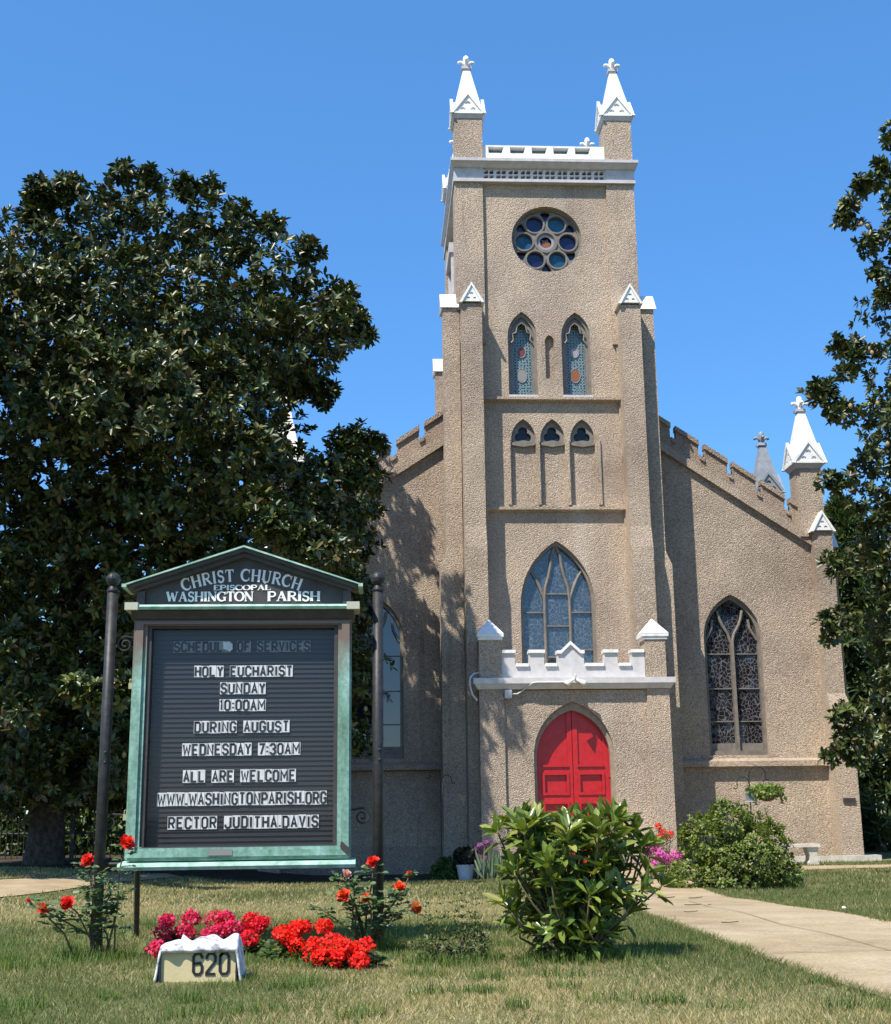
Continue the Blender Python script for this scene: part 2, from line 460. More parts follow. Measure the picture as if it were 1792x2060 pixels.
# ------------------------------------------------------------------ terrain
def ss(a, b, x):
    t = np.clip((np.asarray(x, float) - a) / (b - a), 0, 1); return t * t * (3 - 2 * t)
def zg(X, Y):
    X = np.asarray(X, float); Y = np.asarray(Y, float)
    return .31 * (1 - ss(8, 19, Y)) + .28 * ss(-2, -6, X) * ss(14, 22, Y) * (1 - ss(40, 60, Y)) - .15 * ss(20, 25.5, Y) * ss(-3, -1, X) * (1 - ss(1.9, 3.2, X)) \
        + .012 * np.sin(X * 1.7 + Y * .6) * np.sin(Y * 1.1 - X * .4) * (Y < 24)
def zz(x, y): return float(zg(x, y))

xs = np.concatenate([[-900, -300, -100, -40], np.arange(-16, 18.01, .4), [40, 100, 300, 900]])
ys = np.concatenate([[-600, -200, -60, -20], np.arange(-4, 48.01, .4), [80, 160, 400, 1200]])
GX, GY = np.meshgrid(xs, ys)
V = np.stack([GX, GY, zg(GX, GY)], -1).reshape(-1, 3)
nx, ny = len(xs), len(ys)
idx = (np.arange(ny - 1)[:, None] * nx + np.arange(nx - 1)[None]).ravel()
F = np.stack([idx, idx + 1, idx + nx + 1, idx + nx], 1)
tag(np_mesh('lawn_ground', V, F, M['turf'], None, None, True), kind='structure')

def resample(pl, n):
    pl = np.array(pl, float); d = np.concatenate([[0], np.cumsum(np.linalg.norm(np.diff(pl, axis=0), axis=1))])
    t = np.linspace(0, d[-1], n); return np.stack([np.interp(t, d, pl[:, 0]), np.interp(t, d, pl[:, 1])], 1)
def strip(name, left, right, lift, m, n=60, k=8):
    a, b = resample(left, n), resample(right, n)
    t = np.linspace(0, 1, k)[None, :, None]
    g = a[:, None] * (1 - t) + b[:, None] * t
    V = np.concatenate([g, (zg(g[..., 0], g[..., 1]) + lift)[..., None]], -1).reshape(-1, 3)
    idx = (np.arange(n - 1)[:, None] * k + np.arange(k - 1)[None]).ravel()
    F = np.stack([idx, idx + 1, idx + k + 1, idx + k], 1)
    return tag(np_mesh(name, V, F, m, None, None, True), kind='structure')
PATH_L = [(2.13, 3.5), (2.08, 5.5), (2.0, 7.0), (2.0, 8.5), (2.1, 10.8), (2.55, 14.2), (3.05, 17.3), (3.2, 20), (3.2, 25.6)]
PATH_R = [(3.62, 3.5), (3.58, 6), (3.56, 8), (3.56, 9.2), (3.66, 11), (3.95, 14), (4.35, 17), (4.9, 20.2), (5.2, 25.6)]
strip('path', PATH_L, PATH_R, .014, M['concrete'], 90, 8)
strip('path_along_church', [(5.0, 23.6), (8, 23.85), (14, 24.2)], [(5.0, 25.0), (8, 25.3), (14, 25.6)], .010, M['concrete'], 40, 5)
strip('side_path', [(-9.0, 12.5), (-5.2, 15.6), (-4.2, 18.9), (-3.78, 20.8), (-3.3, 23)], [(-9.0, 18.8), (-5.6, 19.6), (-4.8, 20.2), (-4.1, 22.1), (-3.6, 23.5)], .014, M['concrete'], 50, 6)
strip('soil_bed', [(-12, 23.2), (-4.5, 22.9), (-1.5, 23.4), (2.9, 24.6)], [(-12, 31), (-4.5, 30), (-1.5, 27.9), (2.9, 27.5)], .012, M['soil'], 50, 8)
# narrow dark joints scored in the path slabs
mb = MB()
def joint(pts, w):
    p = resample(pts, 30); z = zg(p[:, 0], p[:, 1]) + .019
    for i in range(29):
        a, b = p[i], p[i + 1]; t = (b - a) / np.linalg.norm(b - a); n = np.array([-t[1], t[0]]) * w
        mb.add([(*(a - n), z[i]), (*(a + n), z[i]), (*(b + n), z[i + 1]), (*(b - n), z[i + 1])], [(0, 3, 2, 1)])
joint([(2.74, 5.0), (2.79, 6.2), (2.75, 7.3), (2.78, 8.2), (2.74, 9), (2.83, 10.2), (2.88, 11.5), (3.03, 12.3), (3.16, 13.4)], .0035)
joint([(2.03, 7.05), (3.56, 7.25)], .0035)
joint([(2.25, 12.4), (3.78, 12.6)], .004)
joint([(3.1, 18.2), (4.55, 18.5)], .004)
tag(mb.build('path_joints', mat('joint_dark_line', (.10, .085, .065), .95)), kind='structure')

# ------------------------------------------------------------------ church
XC = 3.88
church = thing('church', 'tan roughcast church with a square tower, white pinnacles and red arched door', 'church', (XC, 27, 0))

def arch(cx, w, zs, h, z0, n=10):
    """pointed arch outline, counter-clockwise from lower left"""
    R = (h * h + w * w) / (2 * w)
    pts = [(cx - w, z0), (cx + w, z0)]
    a1 = math.atan2(h, -(w - R) if False else (R - w))
    for i in range(n + 1):                       # right side, centre at cx + w - R
        a = a1 * i / n
        pts.append((cx + w - R + R * math.cos(a), zs + R * math.sin(a)))
    for i in range(n - 1, -1, -1):
        a = a1 * i / n
        pts.append((cx - w + R - R * math.cos(a), zs + R * math.sin(a)))
    return pts
def circ(cx, cz, r, n=32, a0=0.):
    return [(cx + r * math.cos(a0 + 2 * math.pi * i / n), cz + r * math.sin(a0 + 2 * math.pi * i / n)) for i in range(n)]
def trefoil(cx, cz, r, n=10):
    pts = []
    for k in range(3):
        a = math.pi / 2 + k * 2 * math.pi / 3
        ox, oz = cx + .55 * r * math.cos(a), cz + .55 * r * math.sin(a)
        for i in range(n + 1):
            b = a - 1.95 + 3.9 * i / n
            pts.append((ox + .62 * r * math.cos(b), oz + .62 * r * math.sin(b)))
    return pts

Y0 = 27.0
LAN = [3.285, 4.485]; TRE = [3.25, 3.89, 4.55]
rose_hole = circ(3.905, 13.75, .80, 40)
win_hole = arch(3.895, .80, 5.35, 1.40, 3.72, 12)
holes = [rose_hole, win_hole] + [arch(x, .325, 11.42, .56, 10.03) for x in LAN] + [arch(x, .27, 9.02, .46, 7.54) for x in TRE] + [arch(3.89, .10, 11.30, .13, 10.42, 6)]
mb = MB()
mb.plate([(1.95, -.4), (5.81, -.4), (5.81, 15.1), (1.95, 15.1)], holes, Y0, Y0 + .30)
mb.box(1.95, 5.81, 27.32, 31.0, -.4, 15.09)                 # body of the tower behind the front wall
for sx in (-1, 1):                                           # corner piers, proud of the wall on both faces
    a, b = XC + sx * 2.06, XC + sx * 1.42
    mb.box(a, b, 26.91, 27.62, 11.2, 15.10)
    mb.box(a, b, 30.4, 31.1, -.4, 15.10)
    mb.box(XC + sx * 2.02, XC + sx * 1.50, 26.95, 27.5, -.4, 11.25)
mb.build('tower', M['stucco'], church)
# blind panels: shallow recesses below the trefoils are closed by a wall 0.1 m back
for x in TRE:
    mb = MB(); mb.box(x - .3, x + .3, Y0 + .10, Y0 + .29, 7.5, 8.93); mb.build('blind_panel', M['stucco'], church)
mb = MB(); mb.box(3.75, 4.03, Y0 + .12, Y0 + .29, 10.3, 11.5); mb.build('niche', M['stucco'], church)
mb = MB(); mb.plate([(4.86, 7.54), (4.93, 7.54), (4.93, 9.0), (4.86, 9.2)], [], Y0 - .05, Y0 + .02); mb.build('shaft_moulding', M['stucco'], church)
for x in (2.925, 3.57, 4.22):
    mb = MB(); mb.plate([(x - .035, 7.54), (x + .03, 7.54), (x + .03, 9.0), (x - .035, 9.0)], [], Y0 - .035, Y0 + .02); mb.build('shaft_moulding', M['stucco'], church)

def gable_cap(cx, y0, y1, z, w, h, parent, ax='y', flip=1):
    """white gable end with three pierced foils; ridge runs along ax"""
    g = MB()
    tri = [(cx - w, z), (cx + w, z), (cx, z + h)]
    s = h / .5
    dots = [trefoil_dot(cx, z + h * .46, .055 * s), trefoil_dot(cx - .085 * s, z + h * .19, .05 * s), trefoil_dot(cx + .085 * s, z + h * .19, .05 * s)]
    if ax == 'y':
        g.plate(tri, dots, y0, y0 + .05)
        g.plate([(cx - w + .02, z + .012), (cx + w - .02, z + .012), (cx, z + h - .02)], [], y0 + .07, y1)
        g.plate([(cx - w - .035, z - .03), (cx - w + .03, z - .03), (cx, z + h - .03), (cx + w - .03, z - .03), (cx + w + .035, z - .03), (cx, z + h + .045)], [], y0 - .03, y1 + .01)
    else:
        a, b = y0, y1
        g.plate(tri, dots, a, a + flip * .05, 'x')
        g.plate([(cx - w + .02, z + .012), (cx + w - .02, z + .012), (cx, z + h - .02)], [], a + flip * .07, b, 'x')
        g.plate([(cx - w - .035, z - .03), (cx - w + .03, z - .03), (cx, z + h - .03), (cx + w - .03, z - .03), (cx + w + .035, z - .03), (cx, z + h + .045)], [], a - flip * .03, b, 'x')
    return g.build('gable_cap', M['white'], parent)
def trefoil_dot(x, z, r):
    return [(x - r, z - r * .35), (x - r * .3, z - r * .45), (x, z - r * .1), (x + r * .3, z - r * .45), (x + r, z - r * .35), (x + r * .75, z + r * .35), (x, z + r * .75), (x - r * .75, z + r * .35)]

for sx in (-1, 1):
    c = XC + sx * 1.755
    mb = MB()
    mb.box(c - .225, c + .225, 26.50, 26.96, 6.95, 11.97)
    mb.frustum(c - .235, c + .235, 26.41, 26.94, 6.50, c - .225, c + .225, 26.50, 26.955, 6.96)
    mb.box(c - .235, c + .235, 26.41, 26.93, -.4, 6.50)
    b = mb.build('buttress', M['stucco'], church)
    gable_cap(c, 26.44, 26.98, 12.0, .24, .40, b)
    for yb in (26.90, 30.45):                                # buttresses on the flanks
        zc = 12.05 if yb < 28 else 11.8
        x0, x1 = XC + sx * 2.0, XC + sx * 2.36
        mb = MB()
        mb.box(x0, x1, yb, yb + .5, 6.5, zc - .04)
        mb.box(x0, XC + sx * 2.48, yb - .02, yb + .52, -.4, 6.2)
        lo, hi = sorted((x0, XC + sx * 2.48)); lo2, hi2 = sorted((x0, x1))
        mb.frustum(lo, hi, yb - .02, yb + .52, 6.2, lo2, hi2, yb, yb + .5, 6.5)
        b = mb.build('buttress', M['stucco'], church)
        gable_cap(yb + .25, x1 + sx * .03, XC + sx * 1.99, zc, .27, .35, b, 'x', -sx)

# string courses
for (z0, z1, x0, x1) in ((9.85, 9.98, 2.36, 5.40), (7.37, 7.50, 2.36, 5.42)):
    mb = MB(); mb.plate([(26.86, z0 + .04), (26.86, z1 - .03), (26.99, z1), (26.995, z0)], [], x0, x1, 'x')
    mb.build('string_course', M['stucco'], church)

# cornice around the tower head
def ring(mb, o, y0, y1, z0, z1, o2=None):
    o2 = o if o2 is None else o2
    q, q2 = o * .45, o2 * .45
    mb.frustum(XC - 2.06 - q, XC + 2.06 + q, 26.91 - o, 31.1 + o, z0, XC - 2.06 - q2, XC + 2.06 + q2, 26.91 - o2, 31.1 + o2, z1)
mb = MB()
ring(mb, .07, 0, 0, 15.08, 15.15)
ring(mb, .06, 0, 0, 15.43, 15.53, .18)
ring(mb, .20, 0, 0, 15.53, 15.60)
for sx in (-1, 1):
    a, b = XC + sx * 2.075, XC + sx * 1.41
    for (ya, yb) in ((26.885, 27.6), (30.4, 31.12)):
        mb.box(a, b, ya, yb, 15.15, 15.43)
mb.box(XC - 2.0, XC + 2.0, 27.1, 30.95, 15.0, 15.44)
cor = mb.build('cornice', M['greypaint'], church)
mb = MB(); hs = []
pit = 2.82 / 10
for i in range(10):
    cx = XC - 1.41 + pit * (i + .5)
    for (sx, sz) in ((-1, -1), (1, -1), (1, 1), (-1, 1)):
        ox, oz = cx + sx * .062, 15.295 + sz * .062
        hs.append([(ox - .05, oz - .045), (ox + .012 * (1 - sx), oz - .05), (ox + .05, oz - .02 * (1 + sz)), (ox + .045, oz + .05), (ox - .015 * (1 + sx), oz + .045), (ox - .05, oz + .02 * (1 - sz))])
mb.plate([(XC - 1.41, 15.155), (XC + 1.41, 15.155), (XC + 1.41, 15.425), (XC - 1.41, 15.425)], hs, 26.93, 27.05)
mb.build('frieze_tracery', M['greypaint_light'], cor)
mb = MB(); sl_ = []
for i in range(5):
    x = XC - 1.10 + .50 * i
    sl_.append([(x - .17, 15.80), (x + .13, 15.80), (x + .18, 15.955), (x - .18, 15.955)])
mb.plate([(XC - 1.42, 15.601), (XC + 1.42, 15.601), (XC + 1.42, 15.995), (XC - 1.42, 15.995)], sl_, 26.86, 27.0)
for sx in (-1, 1):
    mb.box(XC + sx * 1.9, XC + sx * 2.0, 27.6, 30.4, 15.601, 15.9)
    mb.box(XC + sx * 1.88, XC + sx * 2.10, 28.2, 28.8, 15.602, 16.1)
mb.box(XC - 1.42, XC + 1.42, 30.9, 31.0, 15.601, 15.99)
mb.build('parapet', M['white'], church)
mb = MB(); mb.box(XC - 1.42, XC + 1.42, 27.02, 27.2, 15.601, 15.96); mb.build('parapet_back', mat('slot_shade_grey', (.15, .17, .15), .9), church)  # backing painted dark to stand in for shade inside the slots
mb = MB(); mb.box(XC - 1.8, XC + 1.8, 27.3, 30.9, 15.0, 15.64); mb.build('tower_roof', M['lead'], church)

def pinnacle(cx, cy, zs0, zb, s, sh, m='stucco', wm='white'):
    """stucco shaft with a white gabled spire and a fleur finial"""
    mb = MB(); mb.box(cx - sh, cx + sh, cy - sh, cy + sh, zs0, zb - .12 * s); p = mb.build('pinnacle', M[m], church)
    w = .375 * s
    g = MB()
    g.frustum(cx - sh - .01, cx + sh + .01, cy - sh - .01, cy + sh + .01, zb - .12 * s, cx - w * .97, cx + w * .97, cy - w * .97, cy + w * .97, zb - .02)
    g.build('collar', M['greypaint'], p)
    g = MB()
    g.frustum(cx - w * .94, cx + w * .94, cy - w * .94, cy + w * .94, zb - .018, cx - .075 * s, cx + .075 * s, cy - .075 * s, cy + .075 * s, zb + 1.29 * s)
    h = .5 * s
    for (ax, sg) in (('y', -1), ('y', 1), ('x', -1), ('x', 1)):
        c, o = (cx, cy) if ax == 'y' else (cy, cx)
        f0 = o + sg * (w + .02)
        f1 = o + sg * (w - .035); f2 = o + sg * .06
        dots = [trefoil_dot(c, zb + h * .5, .068 * s), trefoil_dot(c - .115 * s, zb + h * .2, .064 * s), trefoil_dot(c + .115 * s, zb + h * .2, .064 * s)]
        g.plate([(c - w * .92, zb + .02), (c + w * .92, zb + .02), (c, zb + h - .02)], dots, f0 + (-sg) * .035, f1 - sg * .02, ax)
        e = .004 if ax == 'x' else 0
        g.plate([(c - w * .93, zb + .006 + e), (c + w * .93, zb + .006 + e), (c, zb + h - .03)], [], f1 - sg * .03, f2, ax)
        g.plate([(c - w - .05, zb - .02 - e), (c - w + .03, zb - .02 - e), (c, zb + h - .05), (c + w - .03, zb - .02 - e), (c + w + .05, zb - .02 - e), (c, zb + h + .05 + e)], [], f0, f1 - sg * .01, ax)
        g.plate([(c - w + .02, zb - .024 - e), (c + w - .02, zb - .024 - e), (c + w - .02, zb + .018), (c - w + .02, zb + .018)], [], f0 + (-sg) * .012, f1 - sg * .014, ax)
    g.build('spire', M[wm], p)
    zt = zb + 1.29 * s
    g = MB(); g.box(cx - .115 * s, cx + .115 * s, cy - .115 * s, cy + .115 * s, zt, zt + .06 * s)
    g.build('spire_cap', M['greypaint'], p)
    f = MB()
    q = s
    f.lathe(cx, cy, [(.06 * q, zt + .06 * q), (.045 * q, zt + .10 * q), (.05 * q, zt + .16 * q), (.065 * q, zt + .22 * q), (.075 * q, zt + .30 * q), (.06 * q, zt + .36 * q), (.02 * q, zt + .395 * q)], 12)
    for k in range(4):
        a = k * math.pi / 2; dx, dy = math.cos(a), math.sin(a)
        f.tube([(cx + dx * r * q, cy + dy * r * q, zt + z * q) for (r, z) in ((.03, .12), (.07, .19), (.12, .225), (.165, .215), (.185, .175))], [.03 * q, .035 * q, .035 * q, .04 * q, .03 * q], 8)
    f.build('finial', M[wm], p, True)
    return p
for sx in (-1, 1):
    pinnacle(XC + sx * 1.725 - .01, 27.08, 15.59, 16.73, 1.0, .315)
    pinnacle(XC + sx * 1.725, 30.75, 15.59, 16.73, 1.0, .315)

# louvred openings with hoods on the tower flanks
for sx in (-1, 1):
    mb = MB()
    x0, x1 = XC + sx * 1.90, XC + sx * 2.07
    mb.box(x0, x1, 28.35, 28.5, 12.2, 14.0); mb.box(x0, x1, 29.5, 29.65, 12.2, 14.0); mb.box(x0, XC + sx * 2.12, 28.3, 29.7, 14.0, 14.25)
    mb.box(x0, XC + sx * 2.12, 28.3, 29.7, 12.0, 12.18)
    for k in range(9): mb.box(x0, XC + sx * 1.98, 28.5, 29.5, 12.25 + .19 * k, 12.36 + .19 * k)
    mb.build('louvre', M['greypaint'], church)

# rose window
mb = MB()
rh = []
cx, cz = 3.905, 13.75
lobes6 = [(cx + .50 * math.cos(math.pi / 2 + math.pi / 6 + k * math.pi / 3), cz + .50 * math.sin(math.pi / 2 + math.pi / 6 + k * math.pi / 3)) for k in range(6)]
for (x, z) in lobes6: rh.append(circ(x, z, .195, 24))
rh.append(circ(cx, cz, .19, 24))
for k in range(6):                                           # small spandrel lights near the rim
    a = math.pi / 2 + k * math.pi / 3
    rh.append([(cx + r * math.cos(a + d), cz + r * math.sin(a + d)) for (r, d) in ((.50, 0), (.70, .17), (.735, .10), (.745, 0), (.735, -.10), (.70, -.17))][::1])
mb.plate(circ(cx, cz, .81, 40), rh, 27.17, 27.24)
for (x, z) in lobes6: mb.plate(circ(x, z, .235, 24), [circ(x, z, .20, 24)], 27.145, 27.168)
mb.plate(circ(cx, cz, .27, 28), [circ(cx, cz, .215, 28)], 27.14, 27.168)
mb.plate(circ(cx, cz, .81, 40), [circ(cx, cz, .755, 40)], 27.13, 27.168)
rose = mb.build('rose_window', M['frame'], church)
for i, (x, z) in enumerate(lobes6):
    g = MB(); g.plate(circ(x, z, .215, 24), [], 27.25, 27.27); g.build('roundel', M['glass_azure'] if i in (1, 3, 5) else M['glass_navy'], rose)
g = MB(); g.plate(circ(cx, cz, .80, 40), [], 27.276, 27.29); g.build('glass_field', M['glass_navy'], rose)
g = MB(); g.plate(circ(cx, cz, .20, 28), [circ(cx, cz, .135, 28)], 27.19, 27.21); g.build('medallion_ring', M['glass_pale'], rose)
g = MB(); g.plate([(cx - .10, cz - .07), (cx - .02, cz - .12), (cx + .08, cz - .10), (cx + .12, cz - .01), (cx + .05, cz + .03), (cx + .06, cz + .10), (cx - .02, cz + .05), (cx - .09, cz + .09), (cx - .06, cz + .01), (cx - .12, cz + .0)], [], 27.235, 27.248); g.build('medallion', M['glass_amber'], rose)

# lancet windows with stained glass
for i, x in enumerate(LAN):
    mb = MB()
    mb.plate(arch(x, .335, 11.42, .57, 10.03), [arch(x + .01, .215, 11.35, .40, 10.09)], 27.14, 27.22)
    mb.plate(arch(x, .33, 11.42, .56, 10.03), [arch(x, .275, 11.40, .49, 10.07)], 27.08, 27.138)
    for sx in (-1, 1):                                       # cusps of the cinquefoil head
        mb.tube([(x + sx * (.24 - .0 * k) * c_, 27.10, 11.28 + .56 * s_) for (c_, s_, k) in ((1.0, .0, 0), (.78, .12, 0), (.86, .38, 0), (.52, .44, 0), (.40, .72, 0), (0, .86, 0))], .022, 6)
    o = mb.build('lancet_window', M['frame'], church)
    g = MB(); g.plate(arch(x, .27, 11.36, .46, 10.05), [], 27.27, 27.29); g.build('stained_pane', M['glass_teal'], o)
    for (z, m, w, h) in ((11.12, 'glass_rust' if i == 0 else 'glass_pale', .085, .11), (10.57, 'glass_grey' if i == 0 else 'glass_amber', .10, .15)):
        g = MB(); g.plate([(x + w * math.cos(t) * (1 if abs(math.sin(t)) < .9 else .6), z + h * math.sin(t)) for t in np.linspace(0, 2 * math.pi, 14, endpoint=False)], [], 27.255, 27.262); g.build('medallion', M[m], o)
        g = MB()
        ring_ = [(x + (w + .015) * math.cos(t), 27.258, z + (h + .015) * math.sin(t)) for t in np.linspace(0, 2 * math.pi, 17)]
        g.tube(ring_, .010, 5); g.build('lead_ring', M['glass_pale'], o)
    g = MB(); g.box(x - .33, x + .33, 26.97, 27.2, 9.985, 10.03); g.build('sill', M['greypaint'], o)

# trefoil lights
for x in TRE:
    mb = MB()
    mb.plate(arch(x, .275, 9.02, .465, 8.90), [trefoil(x, 9.13, .165)], 27.10, 27.17)
    mb.plate([(x - .27, 8.92), (x - .24, 8.89), (x, 8.85), (x + .24, 8.89), (x + .27, 8.92), (x + .22, 8.96), (x, 9.0), (x - .22, 8.96)], [], 27.02, 27.098)
    o = mb.build('trefoil_window', M['frame'], church)
    g = MB(); g.plate(arch(x, .26, 9.02, .44, 8.93), [], 27.18, 27.2); g.build('pane', M['glass_dull'], o)

# three-light window above the porch
mb = MB()
x = 3.895
mb.plate(win_hole, [arch(x, .735, 5.38, 1.29, 3.80, 12)], 27.08, 27.26)
for sx in (-1, 1):
    mb.tube([(x + sx * .27, 27.16, z) for z in (3.75, 5.5)] + [(x + sx * .245, 27.16, 5.75), (x + sx * .17, 27.16, 6.0), (x + sx * .125, 27.16, 6.2), (x + sx * .10, 27.16, 6.42), (x, 27.16, 6.72)], .035, 8)
    mb.tube([(x + sx * .275, 27.16, 5.5), (x + sx * .36, 27.16, 5.74), (x + sx * .45, 27.16, 5.95), (x + sx * .55, 27.16, 6.12), (x + sx * .6, 27.16, 6.18)], .028, 8)
    mb.tube([(x + sx * .275, 27.17, 5.48), (x + sx * .30, 27.17, 5.62), (x + sx * .38, 27.17, 5.85), (x + sx * .47, 27.17, 6.02), (x + sx * .52, 27.17, 6.08)], .02, 8)
o = mb.build('arched_window', M['frame'], church); tag(o, 'three-light arched window above the porch')
g = MB(); g.plate(arch(x, .76, 5.38, 1.33, 3.75, 12), [], 27.20, 27.22); g.build('leaded_pane', M['glass_blue'], o)
for (z, xa, xb) in [(5.62, -.245, .245), (4.93, -.245, .245), (4.27, -.245, .245), (5.22, .30, .745), (5.22, -.745, -.30), (4.42, .30, .745), (4.42, -.745, -.30)]:
    g = MB(); g.box(x + xa, x + xb, 27.15, 27.19, z - .014, z + .014); g.build('saddle_bar', M['frame'], o)

# wings either side of the tower
def wing(sx):
    X = lambda v: XC + .04 + sx * (v - 3.92)                 # mirror right-hand measurements
    rake = lambda v: 9.01 - .668 * (v - 6.69)
    def P(lst):
        l = [(X(a), b) for (a, b) in lst]
        return l if sx > 0 else l[::-1]
    top = []
    edges = [(5.9, 6.71), (6.84, 7.34), (7.48, 7.98), (8.10, 8.60), (8.73, 9.24), (9.36, 9.75)]
    for (a, b) in edges[::-1]:
        top += [(b, rake(b) + .34), (b, rake(b) + .66), (a, rake(a) + .66), (a, rake(a) + .34)]
    # clean the outline: go from right to left along the crenellation
    out = [(5.9, -.4), (9.9, -.4), (9.9, rake(9.9) + .34)] + top
    mb = MB()
    cxw = 7.86
    hole = arch(X(cxw), .645, 4.75, .97, 2.22, 10)
    lower = [(5.9, -.4), (9.9, -.4), (9.9, rake(9.9) + .02), (5.9, rake(5.9) + .02)]
    mb.plate(P(lower), [hole], 27.9, 28.25)
    w = mb.build('wing_wall', M['stucco'], church)
    mb = MB()
    par = [(5.9, rake(5.9) + .02), (9.9, rake(9.9) + .02), (9.9, rake(9.9) + .34)] + top
    mb.plate(P(par), [], 27.905, 28.06)
    mb.build('battlement', M['parapet_stucco'], w)
    mb = MB()
    def slab(a, b, d0, d1, y0, y1):
        mb.plate(P([(a, rake(a) + d0), (b, rake(b) + d0), (b, rake(b) + d1), (a, rake(a) + d1)]), [], y0, y1)
    for (a, b) in edges: slab(a - .012, b + .012, .57, .685, 27.85, 28.09)
    for (p, q) in zip(edges[:-1], edges[1:]): slab(p[1] + .013, q[0] - .013, .26, .355, 27.86, 28.085)
    mb.build('coping', M['parapet_stucco'], w)
    mb = MB(); slab(5.95, 9.85, -.16, .03, 27.78, 27.92); slab(5.95, 9.85, .032, .07, 27.82, 27.92)
    mb.build('rake_course', M['stucco'], w); mb = MB()
    # sill course under the window
    xa, xb = sorted((X(6.1), X(9.78)))
    mb.plate([(27.74, 1.98), (27.74, 2.09), (27.92, 2.16), (27.92, 1.95)], [], xa, xb, 'x')
    mb.build('sill_course', M['stucco'], w)
    # pier at the outer corner
    mb = MB()
    def bx(x0, x1, y0, y1, z0, z1):
        a, b = sorted((X(x0), X(x1))); mb.box(a, b, y0, y1, z0, z1)
    bx(9.75, 10.16, 27.6, 28.3, 3.5, 7.09)
    a, b = sorted((X(9.75), X(10.22))); a2, b2 = sorted((X(9.75), X(10.16)))
    mb.frustum(a, b, 27.42, 28.3, 3.15, a2, b2, 27.6, 28.3, 3.5)
    bx(9.75, 10.22, 27.42, 28.3, -.4, 3.15)
    bx(9.50, 10.06, 27.74, 28.28, 7.0, 7.5)
    bx(10.1, 10.52, 28.45, 28.95, -.4, 6.9)
    p = mb.build('corner_pier', M['stucco'], church)
    gable_cap(X(9.945), 27.54, 27.85, 7.10, .25, .40, p)
    gable_cap(28.7, X(10.55), X(10.0), 6.92, .28, .40, p, 'x', -sx)
    pinnacle(X(9.80), 28.02, 7.45, 8.70, .99, .275)
    # side wall and pinnacle over the next bay
    mb = MB()
    a, b = sorted((X(9.62), X(9.98))); mb.box(a, b, 28.3, 46, -.4, 6.9)
    a, b = sorted((X(9.9), X(10.72)))
    mb.box(a, b, 32.7, 33.3, -.4, 7.6); mb.box(a, b, 38.7, 39.3, -.4, 7.6)
    mb.build('side_wall', M['stucco'], church)
    pinnacle(X(10.42), 33.0, 7.5, 9.25, 1.05, .28, 'stucco', 'spire_shade')
    # two-light window
    mb = MB(); xw = X(cxw)
    mb.plate(hole, [arch(xw, .575, 4.75, .87, 2.32, 10)], 27.99, 28.16)
    mb.box(xw - .035, xw + .035, 27.98, 28.10, 2.25, 4.72)
    for s2 in (-1, 1):
        mb.tube([(xw + s2 * .02, 28.04, 4.68), (xw + s2 * .07, 28.04, 4.86), (xw + s2 * .18, 28.04, 5.05), (xw + s2 * .24, 28.04, 5.2), (xw + s2 * .28, 28.04, 5.38)], .034, 8)
        mb.tube([(xw + s2 * .57, 28.04, 4.72), (xw + s2 * .50, 28.04, 4.84), (xw + s2 * .43, 28.04, 4.98), (xw + s2 * .40, 28.04, 5.18)], .03, 8)
    mb.box(xw - .57, xw + .57, 27.97, 28.12, 2.22, 2.30)
    o = mb.build('arched_window', M['frame'], church); tag(o, 'two-light arched window of the %s wing' % ('right' if sx > 0 else 'left'))
    g = MB(); g.plate(arch(xw, .60, 4.75, .90, 2.28, 10), [], 28.11, 28.13)
    g.build('leaded_pane', M['glass_dark'] if sx > 0 else M['glass_plain'], o)
    for z in (4.42, 3.66, 2.95):
        for s2 in (-1, 1):
            g = MB(); g.box(xw + s2 * .04, xw + s2 * .572, 28.07, 28.105, z - .012, z + .012); g.build('saddle_bar', M['frame'], o)
    for s2 in (-1, 1):
        g = MB(); g.box(xw + s2 * .04, xw + s2 * .572, 28.06, 28.104, 2.30, 2.48); g.build('bottom_panel', M['frame'], o)
    # plinth: pale stone right, left in darker roughcast to stand for shade
    mb = MB()
    if sx > 0:
        bx(5.9, 10.32, 27.28, 27.42, -.1, .12); bx(10.25, 10.62, 27.5, 28.5, -.1, .115)
    else:
        bx(5.9, 9.75, 27.84, 27.9, -.4, .42)
    mb.build('plinth', M['stone'] if sx > 0 else M['parapet_stucco'], church)
wing(1); wing(-1)
mb = MB()
mb.plate([(-1.9, 6.2), (9.75, 6.2), (9.75, 6.95), (3.92, 10.75), (-1.9, 6.95)], [], 28.3, 46.0)
mb.build('roof', M['lead'], church)
mb = MB(); mb.box(9.86, 10.12, 27.385, 27.42, 1.19, 1.29); mb.build('plaque', M['dark_metal'], church)

# porch
PX = 3.95; PL, PR = 2.07, 5.87
DX = 3.93
dh = arch(DX, .80, 2.15, 1.06, -.2, 14)
mb = MB()
mb.plate([(PL + .03, -.4), (PR - .03, -.4), (PR - .03, 3.44), (PL + .03, 3.44)], [dh], 25.70, 26.0)
mb.box(PL + .03, DX - .86, 26.0, 27.0, -.4, 3.44); mb.box(DX + .86, PR - .03, 26.0, 27.0, -.4, 3.44); mb.box(DX - .86, DX + .86, 26.02, 27, 3.3, 3.44)
for (a, b) in ((PL, 2.56), (5.42, PR)):
    mb.box(a, b, 25.635, 25.72, -.4, 3.45)
    mb.box(a + .01, b - .03, 25.65, 26.15, 3.66, 4.5)
porch = mb.build('porch', M['stucco'], church)
mb = MB()
mb.frustum(PL - .03, PR + .03, 25.60, 27.0, 3.455, PL - .10, PR + .10, 25.53, 26.99, 3.56)
mb.box(PL - .12, PR + .12, 25.51, 26.985, 3.56, 3.67)
mb.build('ledge', M['porch_grazing_white'], porch)
